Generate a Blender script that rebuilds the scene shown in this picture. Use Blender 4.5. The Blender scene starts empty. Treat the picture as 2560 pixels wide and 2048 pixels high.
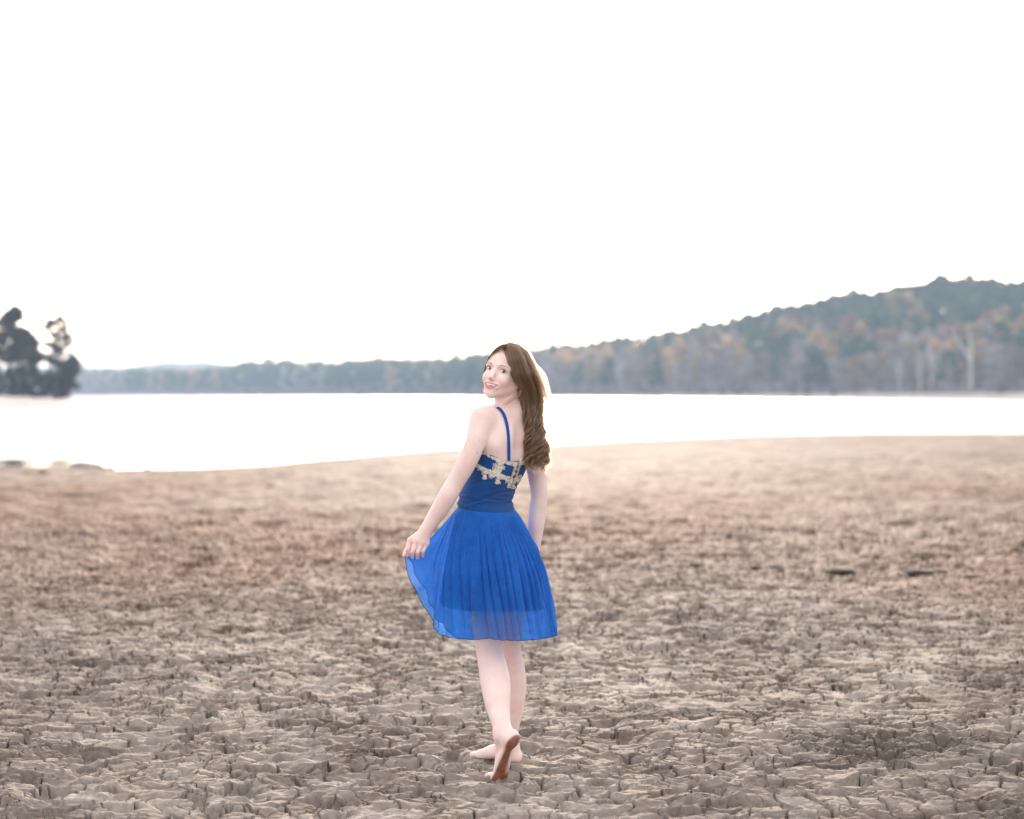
import bpy, math, random
import numpy as np
from mathutils import Vector, Matrix
from mathutils.bvhtree import BVHTree

# ------------------------------------------------------------------ camera, sky, sun, exposure
scene = bpy.context.scene
COL = scene.collection
F = 6044.0          # focal length in pixels of the 2560 px wide photograph (85 mm)
HY = 983.0          # horizon row
CAMZ = 1.48
FOC = 9.5
cam_d = bpy.data.cameras.new('camera')
cam = bpy.data.objects.new('camera', cam_d)
COL.objects.link(cam)
cam.location = (0, 0, CAMZ)
cam.rotation_euler = (math.radians(90), 0, 0)
cam_d.sensor_width = 36.0
cam_d.lens = 36.0 * F / 2560.0
cam_d.shift_y = (HY - 1024.0) / 2560.0
cam_d.clip_start = 0.1
cam_d.clip_end = 12000
cam_d.dof.use_dof = True
cam_d.dof.focus_distance = FOC
cam_d.dof.aperture_fstop = 2.6
scene.camera = cam

SUN_EL, SUN_AZ = 7.0, 1.0      # azimuth from +Y, negative = to the left
world = bpy.data.worlds.new('World')
scene.world = world
world.use_nodes = True
wn = world.node_tree
bg = wn.nodes['Background']
sky = wn.nodes.new('ShaderNodeTexSky')
sky.sky_type = 'NISHITA'
sky.sun_disc = False
sky.sun_elevation = math.radians(SUN_EL)
sky.sun_rotation = math.radians(SUN_AZ)
sky.air_density = 1.0
sky.dust_density = 3.0
sky.ozone_density = 1.0
hs = wn.nodes.new('ShaderNodeHueSaturation')     # thin milky high cloud over the whole sky
hs.inputs['Saturation'].default_value = 0.6
wn.links.new(sky.outputs[0], hs.inputs['Color'])
veil = wn.nodes.new('ShaderNodeMix'); veil.data_type = 'RGBA'
veil.inputs[0].default_value = 0.66
veil.inputs[7].default_value = (3.9, 3.8, 3.9, 1)
wn.links.new(hs.outputs[0], veil.inputs[6])
wn.links.new(veil.outputs[2], bg.inputs[0])
bg.inputs[1].default_value = 0.15

sd = bpy.data.lights.new('sun', 'SUN')
sd.energy = 2.6
sd.angle = math.radians(10)
sd.color = (1.0, 0.88, 0.76)
sun = bpy.data.objects.new('sun', sd)
COL.objects.link(sun)
_e, _a = math.radians(SUN_EL + 5), math.radians(SUN_AZ)
_dir = Vector((math.sin(_a) * math.cos(_e), math.cos(_a) * math.cos(_e), math.sin(_e)))
sun.rotation_euler = _dir.to_track_quat('Z', 'Y').to_euler()

vs = scene.view_settings
vs.view_transform = 'Standard'
vs.look = 'None'
vs.gamma = 1.0
vs.exposure = 1.82
vs.use_curve_mapping = False
scene.render.engine = 'CYCLES'
cy = scene.cycles
cy.use_denoising = True
cy.max_bounces = 10
cy.diffuse_bounces = 4
cy.glossy_bounces = 3
cy.transmission_bounces = 6
cy.transparent_max_bounces = 12
cy.volume_bounces = 2
cy.caustics_reflective = False
cy.caustics_refractive = False
cy.sample_clamp_indirect = 6.0

# ------------------------------------------------------------------ helpers
def PX(px, py, d):
    return Vector(((px - 1280.0) / F * d, d, CAMZ - (py - HY) / F * d))

def tag(o, label=None, cat=None, group=None, kind=None):
    if label: o['label'] = label
    if cat: o['category'] = cat
    if group: o['group'] = group
    if kind: o['kind'] = kind
    return o

def link(name, data, parent=None, loc=None):
    o = bpy.data.objects.new(name, data)
    COL.objects.link(o)
    if parent is not None: o.parent = parent
    if loc is not None: o.location = loc
    return o

def np_mesh(name, verts, quads=None, tris=None, smooth=True, mats=(), midx=None):
    me = bpy.data.meshes.new(name)
    verts = np.asarray(verts, np.float32)
    nq = 0 if quads is None else len(quads)
    nt = 0 if tris is None else len(tris)
    me.vertices.add(len(verts))
    me.vertices.foreach_set('co', verts.ravel())
    idx = []
    if nq: idx.append(np.asarray(quads, np.int32).ravel())
    if nt: idx.append(np.asarray(tris, np.int32).ravel())
    idx = np.concatenate(idx)
    me.loops.add(len(idx))
    me.loops.foreach_set('vertex_index', idx)
    me.polygons.add(nq + nt)
    start = np.concatenate([np.arange(nq) * 4, nq * 4 + np.arange(nt) * 3]).astype(np.int32)
    me.polygons.foreach_set('loop_start', start)
    me.polygons.foreach_set('use_smooth', np.full(nq + nt, smooth))
    if midx is not None: me.polygons.foreach_set('material_index', np.asarray(midx, np.int32))
    me.update(calc_edges=True)
    for m in mats: me.materials.append(m)
    return me

def set_attr(me, name, vals, typ='FLOAT'):
    a = me.attributes.new(name, typ, 'POINT')
    vals = np.asarray(vals, np.float32)
    a.data.foreach_set('value' if typ == 'FLOAT' else 'color', vals.ravel())

def mat(name, color, rough=0.8, spec=0.3):
    m = bpy.data.materials.new(name)
    m.use_nodes = True
    b = m.node_tree.nodes['Principled BSDF']
    b.inputs['Base Color'].default_value = (*color, 1)
    b.inputs['Roughness'].default_value = rough
    b.inputs['Specular IOR Level'].default_value = spec
    return m, m.node_tree, b

def N(nt, typ, **kw):
    n = nt.nodes.new(typ)
    for k, v in kw.items():
        if k.startswith('_'): setattr(n, k[1:], v)
        else: n.inputs[k.replace('_', ' ')].default_value = v
    return n

def noise_color(nt, b, c1, c2, scale, detail=4, coord='Object', rough=.6, lo=.35, hi=.65):
    tc = N(nt, 'ShaderNodeTexCoord')
    nz = N(nt, 'ShaderNodeTexNoise', Scale=scale, Detail=detail, Roughness=rough)
    nt.links.new(tc.outputs[coord], nz.inputs['Vector'])
    cr = N(nt, 'ShaderNodeValToRGB')
    cr.color_ramp.elements[0].position = lo; cr.color_ramp.elements[0].color = (*c1, 1)
    cr.color_ramp.elements[1].position = hi; cr.color_ramp.elements[1].color = (*c2, 1)
    nt.links.new(nz.outputs['Fac'], cr.inputs['Fac'])
    nt.links.new(cr.outputs['Color'], b.inputs['Base Color'])
    return tc, nz, cr

# hashed gradient noise in numpy ------------------------------------
def _h(ix, iy, s):
    n = (ix.astype(np.int64) * 374761393 + iy.astype(np.int64) * 668265263 + s * 2147483647 + 1013904223) & 0xffffffff
    n = ((n ^ (n >> 13)) * 1274126177) & 0xffffffff
    n = ((n ^ (n >> 15)) * 2246822519) & 0xffffffff
    return ((n ^ (n >> 16)) & 0xffffff).astype(np.float32) / 16777216.0

def gnoise(x, y, s=0):
    fx, fy = np.floor(x), np.floor(y)
    ix, iy = fx.astype(np.int64), fy.astype(np.int64)
    u, v = (x - fx).astype(np.float32), (y - fy).astype(np.float32)
    su, sv = u * u * u * (u * (u * 6 - 15) + 10), v * v * v * (v * (v * 6 - 15) + 10)
    r = []
    for dx, dy in ((0, 0), (1, 0), (0, 1), (1, 1)):
        a = _h(ix + dx, iy + dy, s) * 6.2831853
        r.append(np.cos(a) * (u - dx) + np.sin(a) * (v - dy))
    return ((r[0] * (1 - su) + r[1] * su) * (1 - sv) + (r[2] * (1 - su) + r[3] * su) * sv) * 1.5

def fbm(x, y, s=0, o=3, g=.5):
    t, a = 0, 1.0
    for i in range(o):
        t = t + a * gnoise(x * 2 ** i + 17.3 * i, y * 2 ** i - 9.1 * i, s + i)
        a *= g
    return t

def voronoi(x, y, s=0, jit=.9):
    """F1, distance to the nearest cell edge, and two random numbers of the nearest cell"""
    fx, fy = np.floor(x).astype(np.int64), np.floor(y).astype(np.int64)
    d1 = np.full(x.shape, 9., np.float32); p1x = np.zeros_like(d1); p1y = np.zeros_like(d1); cid = [np.zeros_like(d1) for _ in range(4)]
    for j in (-1, 0, 1):
        for i in (-1, 0, 1):
            cx, cy_ = fx + i, fy + j
            qx = cx + .5 + (_h(cx, cy_, s) - .5) * jit - x
            qy = cy_ + .5 + (_h(cx, cy_, s + 1) - .5) * jit - y
            d = qx * qx + qy * qy
            m = d < d1
            d1 = np.where(m, d, d1); p1x = np.where(m, qx, p1x); p1y = np.where(m, qy, p1y)
            for k in range(4): cid[k] = np.where(m, _h(cx, cy_, s + 2 + k), cid[k])
    de = np.full(x.shape, 9., np.float32)
    for j in (-2, -1, 0, 1, 2):
        for i in (-2, -1, 0, 1, 2):
            if abs(i) + abs(j) == 4: continue
            cx, cy_ = fx + i, fy + j
            qx = cx + .5 + (_h(cx, cy_, s) - .5) * jit - x
            qy = cy_ + .5 + (_h(cx, cy_, s + 1) - .5) * jit - y
            rx, ry = qx - p1x, qy - p1y
            L = np.sqrt(rx * rx + ry * ry)
            e = np.where(L > 1e-4, ((p1x + qx) * .5 * rx + (p1y + qy) * .5 * ry) / np.maximum(L, 1e-4), 9.)
            de = np.minimum(de, e)
    return np.sqrt(d1), de, cid, -p1x, -p1y

def sstep(a, b, x):
    t = np.clip((x - a) / (b - a), 0, 1)
    return t * t * (3 - 2 * t)
# ------------------------------------------------------------------ ground: the dried lake bed
ZW = -0.30
SHORE = np.array([(-900, 1160), (0, 1163), (150, 1165), (205, 1166), (285, 1172), (480, 1171), (665, 1163), (855, 1144), (1021, 1128), (1116, 1121),
                  (1377, 1110), (1662, 1095), (1850, 1087), (2019, 1083), (2300, 1082), (2560, 1082), (3400, 1081)], float)
shore_ang = np.arctan((SHORE[:, 0] - 1280) / F)
shore_d = (CAMZ - ZW) * F / (SHORE[:, 1] - HY)

def shore_dist(ang):
    return np.interp(ang, shore_ang, shore_d)

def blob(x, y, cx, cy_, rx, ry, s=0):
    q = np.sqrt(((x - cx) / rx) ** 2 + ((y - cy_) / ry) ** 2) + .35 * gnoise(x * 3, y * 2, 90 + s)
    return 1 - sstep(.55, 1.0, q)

def gxy(px, py):
    d = CAMZ * F / (py - HY)
    return (px - 1280) / F * d, d

DAMP_VIGNETTE = []  # real dark mud at right; the edge patches paint vignette darkening into the colour
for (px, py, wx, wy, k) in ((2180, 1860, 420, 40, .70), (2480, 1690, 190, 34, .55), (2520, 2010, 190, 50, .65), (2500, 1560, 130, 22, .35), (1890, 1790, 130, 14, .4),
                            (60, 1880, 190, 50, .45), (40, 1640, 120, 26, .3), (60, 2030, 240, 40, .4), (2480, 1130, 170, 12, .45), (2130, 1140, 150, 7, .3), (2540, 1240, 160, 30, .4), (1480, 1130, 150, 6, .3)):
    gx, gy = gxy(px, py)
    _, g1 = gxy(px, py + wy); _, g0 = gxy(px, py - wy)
    DAMP_VIGNETTE.append((gx, gy, wx / F * gy, (g0 - g1) * .5, k))

def ground_height(x, y, fine=True):
    r = np.hypot(x, y)
    ang = np.arctan2(x, y)
    D = shore_dist(np.clip(ang, -.6, .6))
    t = r / D
    base = -0.23 * sstep(.28, .95, t) - .07 * np.clip((t - .93) / .07, 0, 1) - 1.2 * sstep(1.0, 1.4, t)
    # gentle swell of the bed, dying out at the feet and the waterline
    sw = sstep(11, 20, r) * (1 - sstep(.8, 1.0, t))
    base = base + sw * .05 * fbm(x * .16, y * .10, 5, 3) + .02 * gnoise(x * .8, y * .8, 6) * (1 - sstep(.85, 1.0, t))
    if not fine: return base, None
    # warped coordinates so nothing is regular
    wx = x + .030 * gnoise(x * 6, y * 6, 11) + .012 * gnoise(x * 23, y * 23, 13)
    wy = y + .035 * gnoise(x * 6, y * 6, 12) + .012 * gnoise(x * 23, y * 23, 14)
    fade = 1 - sstep(.93, 1.0, t)
    F1, de, cid, ox, oy = voronoi(wx / .135, wy / .145, 20)
    edge = de * .14
    near = 1 - sstep(19, 36, r)
    far = sstep(13, 26, r)
    lump = fbm(x * 5.6, y * 5.3, 31, 3, .42)
    ridge = np.abs(gnoise(wx * 7.4, wy * 6.8, 33))
    hn = fbm(wx * 7.4 + 3, wy * 6.4, 36, 2, .4)
    hol = sstep(.14, .46, hn)                                           # scooped pockets with a crisp rim
    hn2 = gnoise(wx * 11 + 9, wy * 10, 37)
    hol2 = sstep(.22, .50, hn2)
    amp = .65 + .45 * sstep(-.5, .5, gnoise(x * .45, y * .35, 7))
    tilt = (cid[0] - .5) * ox + (cid[1] - .5) * oy
    h = (.015 * lump - .013 * ridge - .036 * hol - .007 * hol2 + .034 * tilt) * amp * near
    h = h + far * (.040 * fbm(x * 1.5, y * 1.1, 38, 3, .55) - .035 * sstep(.1, .45, gnoise(x * 2.3, y * 1.6, 39)) - .022 * sstep(.1, .4, gnoise(x * 4.1, y * 2.6, 40)) * (1 - sstep(40, 60, r)))
    # flaking ledges here and there
    st = .0080
    q = (h + .0022 * fbm(x * 14, y * 14, 41, 2)) / st
    fl = np.floor(q); fr = q - fl
    ter = (fl + sstep(.32, .60, fr)) * st
    tm = sstep(.0, .5, gnoise(x * 2.3, y * 2.3, 44)) * near
    h = h * (1 - .4 * tm) + ter * .4 * tm
    # cracks
    cm = sstep(-.30, -.08, gnoise(wx * 3.0, wy * 3.0, 51) + .25 * (cid[3] - .5)) * near
    wdt = .0032 + .0034 * sstep(-.2, .7, gnoise(x * 5, y * 5, 52))
    ck = (1 - sstep(wdt * .7, wdt * 1.25, edge)) * cm
    F2, de2, cid2, _, _ = voronoi(wx / .075, wy / .080, 60)
    cm2 = sstep(.12, .35, gnoise(wx * 4.1, wy * 4.1, 61)) * near
    ck2 = (1 - sstep(.0012, .0034, de2 * .078)) * cm2
    rough = .0010 * fbm(x * 42, y * 42, 71, 3, .6) * near
    # crumbs and pits
    F3, de3, c3, _, _ = voronoi(x / .024, y / .024, 80)
    pit = (1 - sstep(.15, .38, F3)) * (c3[0] > .90)
    crumb = (1 - sstep(.12, .34, F3)) * (c3[0] < .05)
    damp_vig = np.zeros_like(h)
    for (gx, gy, rx, ry, k) in DAMP_VIGNETTE:
        damp_vig = np.maximum(damp_vig, k * blob(x, y, gx, gy, rx, ry))
    h = h + rough * (1 + 2.5 * damp_vig) - .006 * pit * near + .005 * crumb * near + damp_vig * .018 * np.abs(fbm(x * 11, y * 9, 95, 3, .6))
    # far away, only what the mesh can carry
    lod = 1 - sstep(45, 80, r)
    big = 1.0
    h = h * fade * lod * big
    h = h - .11 * ck * fade * lod - .028 * ck2 * fade * lod
    wear = sstep(13, 24, r + 3 * gnoise(x * .3, y * .2, 98)) * (1 - .5 * sstep(40, 60, r)) * (.6 + .4 * sstep(-.3, .3, gnoise(x * .25, y * .09, 99)))
    damp_vig = np.maximum(damp_vig, .25 * sstep(.15, .6, gnoise(x * .5, y * .25, 97)))
    return base + h, (damp_vig, wear)

FEET = [(PX(1245, 1905, 9.25).x, 9.25, -0.002), (PX(1240, 1900, 9.72).x, 9.70, .004)]
def make_ground():
    a_f = np.linspace(-.275, .275, 1340)
    a_c = np.concatenate([np.linspace(.285, .45, 24), np.linspace(.5, math.pi, 40)])
    ang = np.concatenate([-a_c[::-1], a_f, a_c])
    r = [7.3]
    while r[-1] < 150:
        d = r[-1]
        px = .27 + .20 * sstep(9.5, 12, d) + .42 * sstep(12, 30, d)
        r.append(d + min(px * d * d / 3578.0, 1.6))
    r = np.array([.4, 1.5, 3, 4.5, 5.5, 6.3, 6.8] + r + [170, 200, 260, 330])
    A, R = np.meshgrid(ang, r)
    x, y = (R * np.sin(A)).astype(np.float64), (R * np.cos(A)).astype(np.float64)
    fine = slice(7, len(r) - 4)
    z, _ = ground_height(x, y, False)
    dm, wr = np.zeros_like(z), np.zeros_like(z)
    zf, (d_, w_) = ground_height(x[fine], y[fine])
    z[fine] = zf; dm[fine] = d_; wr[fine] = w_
    # pressed level under the bare feet
    for (fx, fy, fz) in FEET:
        m = 1 - sstep(.06, .15, np.hypot((x - fx) * .8, (y - fy) * .8))
        z = z * (1 - m) + np.minimum(z, fz) * m
    n, m = z.shape
    verts = np.stack([x, y, z], -1).reshape(-1, 3)
    i = np.arange(n - 1)[:, None] * m + np.arange(m - 1)[None]
    quads = np.stack([i, i + 1, i + m + 1, i + m], -1).reshape(-1, 4)[:, ::-1]
    me = np_mesh('lakebed', verts, quads)
    set_attr(me, 'damp_vignette', dm.ravel()); set_attr(me, 'wear', wr.ravel())
    return me, len(quads)

def ground_material():
    m, nt, b = mat('dried_mud', (.30, .25, .21), .80, .022)
    tc = N(nt, 'ShaderNodeTexCoord')
    L = nt.links.new
    n1 = N(nt, 'ShaderNodeTexNoise', Scale=1.1, Detail=6, Roughness=.6); L(tc.outputs['Object'], n1.inputs['Vector'])
    c1 = N(nt, 'ShaderNodeValToRGB'); L(n1.outputs['Fac'], c1.inputs[0])
    c1.color_ramp.elements[0].position = .33; c1.color_ramp.elements[0].color = (.185, .150, .125, 1)
    c1.color_ramp.elements[1].position = .68; c1.color_ramp.elements[1].color = (.420, .365, .315, 1)
    n2 = N(nt, 'ShaderNodeTexNoise', Scale=38, Detail=5, Roughness=.7); L(tc.outputs['Object'], n2.inputs['Vector'])
    c2 = N(nt, 'ShaderNodeValToRGB'); L(n2.outputs['Fac'], c2.inputs[0])
    c2.color_ramp.elements[0].position = .30; c2.color_ramp.elements[0].color = (.62, .60, .58, 1)
    c2.color_ramp.elements[1].position = .60; c2.color_ramp.elements[1].color = (1, 1, 1, 1)
    mx = N(nt, 'ShaderNodeMix', _data_type='RGBA', _blend_type='MULTIPLY'); mx.inputs[0].default_value = .8
    L(c1.outputs[0], mx.inputs[6]); L(c2.outputs[0], mx.inputs[7])
    # patches a decimetre or a metre across, so that the bed stays mottled far off
    mp = N(nt, 'ShaderNodeMapping'); mp.inputs['Scale'].default_value = (1, .9, 1); L(tc.outputs['Object'], mp.inputs[0])
    n3 = N(nt, 'ShaderNodeTexNoise', Scale=2.6, Detail=5, Roughness=.62); L(mp.outputs[0], n3.inputs['Vector'])
    c3 = N(nt, 'ShaderNodeValToRGB'); L(n3.outputs['Fac'], c3.inputs[0])
    c3.color_ramp.elements[0].position = .36; c3.color_ramp.elements[0].color = (.48, .42, .39, 1)
    c3.color_ramp.elements[1].position = .56; c3.color_ramp.elements[1].color = (1, 1, 1, 1)
    m3 = N(nt, 'ShaderNodeMix', _data_type='RGBA', _blend_type='MULTIPLY'); m3.inputs[0].default_value = .75
    L(mx.outputs[2], m3.inputs[6]); L(c3.outputs[0], m3.inputs[7])
    ar = N(nt, 'ShaderNodeAttribute', _attribute_name='wear')            # redder silt left between the lumps and the water
    m5 = N(nt, 'ShaderNodeMix', _data_type='RGBA', _blend_type='MULTIPLY'); m5.inputs[7].default_value = (.84, .66, .58, 1)
    L(ar.outputs['Fac'], m5.inputs[0]); L(m3.outputs[2], m5.inputs[6])
    at = N(nt, 'ShaderNodeAttribute', _attribute_name='damp_vignette')  # damp mud plus painted edge vignetting, both mixed in as darker colour
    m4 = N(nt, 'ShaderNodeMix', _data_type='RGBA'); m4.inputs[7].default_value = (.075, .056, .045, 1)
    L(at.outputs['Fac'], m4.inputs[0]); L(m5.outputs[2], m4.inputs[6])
    L(m4.outputs[2], b.inputs['Base Color'])
    bp = N(nt, 'ShaderNodeBump', Strength=.5, Distance=.004); L(n2.outputs['Fac'], bp.inputs['Height'])
    bp2 = N(nt, 'ShaderNodeBump', Strength=.35, Distance=.05); L(n3.outputs['Fac'], bp2.inputs['Height']); L(bp.outputs[0], bp2.inputs['Normal'])
    L(bp2.outputs[0], b.inputs['Normal'])
    df = N(nt, 'ShaderNodeBsdfDiffuse'); L(m4.outputs[2], df.inputs['Color']); L(bp2.outputs[0], df.inputs['Normal'])   # dull dust over the smoother clay
    ms = N(nt, 'ShaderNodeMixShader'); ms.inputs[0].default_value = .54
    L(b.outputs[0], ms.inputs[1]); L(df.outputs[0], ms.inputs[2]); L(ms.outputs[0], nt.nodes['Material Output'].inputs['Surface'])
    return m

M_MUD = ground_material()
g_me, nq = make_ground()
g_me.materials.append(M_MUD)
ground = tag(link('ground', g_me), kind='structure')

# ------------------------------------------------------------------ lake
def water_material():
    m, nt, b = mat('lake_water', (.03, .045, .05), .05, .5)
    b.inputs['IOR'].default_value = 1.33
    WB = b
    L = nt.links.new
    tc = N(nt, 'ShaderNodeTexCoord')
    mp = N(nt, 'ShaderNodeMapping'); mp.inputs['Scale'].default_value = (.6, 1.6, 1); L(tc.outputs['Object'], mp.inputs[0])
    n = N(nt, 'ShaderNodeTexNoise', Scale=2.2, Detail=5, Roughness=.6); L(mp.outputs[0], n.inputs['Vector'])
    # wind ripples out on the lake, a calm strip along the near shore
    sx = N(nt, 'ShaderNodeSeparateXYZ'); L(tc.outputs['Object'], sx.inputs[0])
    mr = N(nt, 'ShaderNodeMapRange'); mr.inputs['From Min'].default_value = 65; mr.inputs['From Max'].default_value = 72
    mr.inputs['To Min'].default_value = .012; mr.inputs['To Max'].default_value = 1.0
    L(sx.outputs['Y'], mr.inputs['Value'])
    bp = N(nt, 'ShaderNodeBump', Distance=.25); L(n.outputs['Fac'], bp.inputs['Height']); L(mr.outputs[0], bp.inputs['Strength'])
    rg = N(nt, 'ShaderNodeMapRange'); rg.inputs['From Min'].default_value = 65; rg.inputs['From Max'].default_value = 72
    rg.inputs['To Min'].default_value = .02; rg.inputs['To Max'].default_value = .33
    L(sx.outputs['Y'], rg.inputs['Value']); L(rg.outputs[0], b.inputs['Roughness'])
    L(bp.outputs[0], b.inputs['Normal'])
    return m
M_WATER = water_material()
xs = np.linspace(-2600, 2600, 40); ys = np.linspace(-600, 4200, 40)
X_, Y_ = np.meshgrid(xs, ys)
vv = np.stack([X_, Y_, np.full_like(X_, ZW)], -1).reshape(-1, 3)
ii = np.arange(39)[:, None] * 40 + np.arange(39)[None]
qq = np.stack([ii, ii + 1, ii + 41, ii + 40], -1).reshape(-1, 4)
water = tag(link('water', np_mesh('water', vv, qq, mats=[M_WATER])), kind='structure')
# ------------------------------------------------------------------ far shore, hills and woods
rng = np.random.default_rng(7)
SKY = np.array([(-700, 930), (150, 930), (277, 934), (405, 931), (507, 928), (558, 911), (609, 900), (660, 893), (737, 891), (834, 897), (946, 887), (1027, 892),
                (1119, 887), (1196, 876), (1342, 867), (1544, 850), (1662, 825), (1781, 804), (1900, 778), (2019, 754), (2137, 733),
                (2256, 712), (2387, 695), (2553, 703), (2900, 690), (3400, 720)], float)
FS = np.array([(-700, 1800), (150, 1500), (700, 1250), (1300, 980), (1900, 760), (2560, 640), (3400, 560)], float)
def far_shore_d(px): return np.interp(px, FS[:, 0], FS[:, 1])
def ridge_d(px): return far_shore_d(px) + np.interp(px, [-700, 600, 1300, 1900, 2560, 3400], [120, 120, 150, 200, 260, 280])
def ridge_z(px):
    d = ridge_d(px)
    return CAMZ + (HY - np.interp(px, SKY[:, 0], SKY[:, 1])) / F * d - np.interp(px, [0, 1200, 2000, 2560], [15.0, 15, 14.5, 14.5])
def far_z(px, d):
    s, r = far_shore_d(px), ridge_d(px)
    beach = ZW - .4 + np.interp(px, [0, 1150, 1700, 2560], [.8, 1.0, 1.9, 2.5]) * sstep(0, 14, d - s) + .3 * sstep(14, 40, d - s)
    t = np.clip((d - s - 18) / (r - s - 18), 0, 1.35)
    rise = (np.maximum(ridge_z(px), 2.0) - 1.4) * np.where(t < 1, t ** 1.15, 1 - (t - 1) * .8)
    return beach + rise

pxs = np.linspace(-700, 3400, 170)
ts = np.concatenate([[-40, -12, 0, 3, 6, 10, 14, 20], np.linspace(30, 420, 24)])
P_, T_ = np.meshgrid(pxs, ts)
D_ = far_shore_d(P_) + T_
Xf = (P_ - 1280) / F * D_
Zf = far_z(P_, D_) + .8 * gnoise(Xf * .02, D_ * .02, 3) * sstep(20, 60, T_) + np.where(T_ < -1, -1.5, 0)
vf = np.stack([Xf, D_, Zf], -1).reshape(-1, 3)
k = len(pxs)
ii = np.arange(len(ts) - 1)[:, None] * k + np.arange(k - 1)[None]
M_SHORE, nt, b = mat('far_shore_sand', (.34, .27, .24), .95, .1)
tc, nz, cr = noise_color(nt, b, (.42, .34, .30), (.58, .49, .44), .09)
M_LEAFLIT, nt, b = mat('woodland_floor', (.10, .075, .06), .95, .1)
noise_color(nt, b, (.06, .05, .045), (.14, .10, .08), .06)
qf = np.stack([ii, ii + 1, ii + k + 1, ii + k], -1).reshape(-1, 4)
mi = np.repeat((ts[:-1] >= 14).astype(int), k - 1)
far_shore = tag(link('terrain', np_mesh('far_shore', vf, qf, mats=[M_SHORE, M_LEAFLIT], midx=mi)), kind='structure')

# distant blue hills
DH = np.array([(-900, 925), (-300, 918), (100, 917), (201, 916), (303, 917), (364, 910), (415, 901), (456, 905), (507, 901), (558, 908), (640, 915), (900, 925), (1500, 935), (3600, 930)], float)
pxs = np.linspace(-900, 3600, 500); ts = np.linspace(0, 1, 7)
P_, T_ = np.meshgrid(pxs, ts)
D_ = 2500 + T_ * 300
topz = CAMZ + (HY - np.interp(P_, DH[:, 0], DH[:, 1])) / F * 2800 + 1.2 * fbm(P_ * .06, P_ * 0, 8, 3)
Zh = -2 + (topz + 2) * T_ ** .8
M_HILL, nt, b = mat('distant_hill_woods', (.06, .075, .06), .95, .05)
noise_color(nt, b, (.05, .06, .05), (.11, .10, .09), .02)
k = len(pxs); ii = np.arange(6)[:, None] * k + np.arange(k - 1)[None]
hills = tag(link('hills', np_mesh('hills', np.stack([(P_ - 1280) / F * D_, D_, Zh], -1).reshape(-1, 3),
            np.stack([ii, ii + 1, ii + k + 1, ii + k], -1).reshape(-1, 4), mats=[M_HILL])), kind='structure')

# ---- tree meshes
def leaf_mat(name, c1, c2, sc=.5, trans=.35):
    m = bpy.data.materials.new(name); m.use_nodes = True
    nt = m.node_tree; nt.nodes.clear()
    out = N(nt, 'ShaderNodeOutputMaterial')
    d = N(nt, 'ShaderNodeBsdfDiffuse'); t = N(nt, 'ShaderNodeBsdfTranslucent'); mx = N(nt, 'ShaderNodeMixShader'); mx.inputs[0].default_value = trans
    tc = N(nt, 'ShaderNodeTexCoord'); nz = N(nt, 'ShaderNodeTexNoise', Scale=sc, Detail=3)
    oi = N(nt, 'ShaderNodeObjectInfo'); ad = N(nt, 'ShaderNodeMath', _operation='MULTIPLY_ADD'); ad.inputs[1].default_value = .4; ad.inputs[2].default_value = -.2
    sm = N(nt, 'ShaderNodeMath', _operation='ADD')
    cr = N(nt, 'ShaderNodeValToRGB')
    cr.color_ramp.elements[0].position = .3; cr.color_ramp.elements[0].color = (*c1, 1)
    cr.color_ramp.elements[1].position = .7; cr.color_ramp.elements[1].color = (*c2, 1)
    L = nt.links.new
    L(tc.outputs['Object'], nz.inputs['Vector']); L(oi.outputs['Random'], ad.inputs[0]); L(nz.outputs['Fac'], sm.inputs[0]); L(ad.outputs[0], sm.inputs[1])
    L(sm.outputs[0], cr.inputs[0]); L(cr.outputs[0], d.inputs[0]); L(cr.outputs[0], t.inputs[0])
    L(d.outputs[0], mx.inputs[1]); L(t.outputs[0], mx.inputs[2]); L(mx.outputs[0], out.inputs[0])
    return m
M_PINE = leaf_mat('pine_needles', (.028, .052, .022), (.10, .135, .050))
M_AUT = leaf_mat('autumn_leaves', (.24, .155, .07), (.50, .33, .15))
M_RUST = leaf_mat('rust_leaves', (.15, .075, .05), (.32, .17, .11))
M_TWIG = leaf_mat('bare_twigs', (.20, .16, .155), (.42, .34, .33), trans=.1)
M_BARK, nt, b = mat('bark', (.07, .055, .05), .95, .1); noise_color(nt, b, (.05, .04, .035), (.11, .09, .08), 3)
M_PALE, nt, b = mat('pale_bark', (.55, .50, .47), .8, .1); noise_color(nt, b, (.5, .46, .43), (.72, .68, .64), 1.5)
M_GREYB, nt, b = mat('grey_bark', (.3, .27, .26), .9, .1); noise_color(nt, b, (.24, .21, .2), (.42, .38, .36), 1.5)

def tube(pts, rad, seg=6):
    pts = np.asarray(pts, float); rad = np.asarray(rad, float)
    n = len(pts)
    tan = np.gradient(pts, axis=0); tan /= np.linalg.norm(tan, axis=1)[:, None] + 1e-9
    ref = np.array([0.31, .95, .05]) if abs(tan[0][2]) > .8 else np.array([0, 0, 1.])
    u = np.cross(tan, ref); u /= np.linalg.norm(u, axis=1)[:, None] + 1e-9
    v = np.cross(tan, u)
    a = np.arange(seg) / seg * 2 * math.pi
    ring = pts[:, None] + rad[:, None, None] * (np.cos(a)[None, :, None] * u[:, None] + np.sin(a)[None, :, None] * v[:, None])
    V = ring.reshape(-1, 3)
    i = np.arange(n - 1)[:, None] * seg; j = np.arange(seg)[None]; j2 = (j + 1) % seg
    Q = np.stack([i + j, i + j2, i + seg + j2, i + seg + j], -1).reshape(-1, 4)
    return V, Q

def merge(parts):
    Vs, Qs, o = [], [], 0
    for V, Q in parts:
        Vs.append(V); Qs.append(Q + o); o += len(V)
    return np.concatenate(Vs), np.concatenate(Qs)

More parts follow.
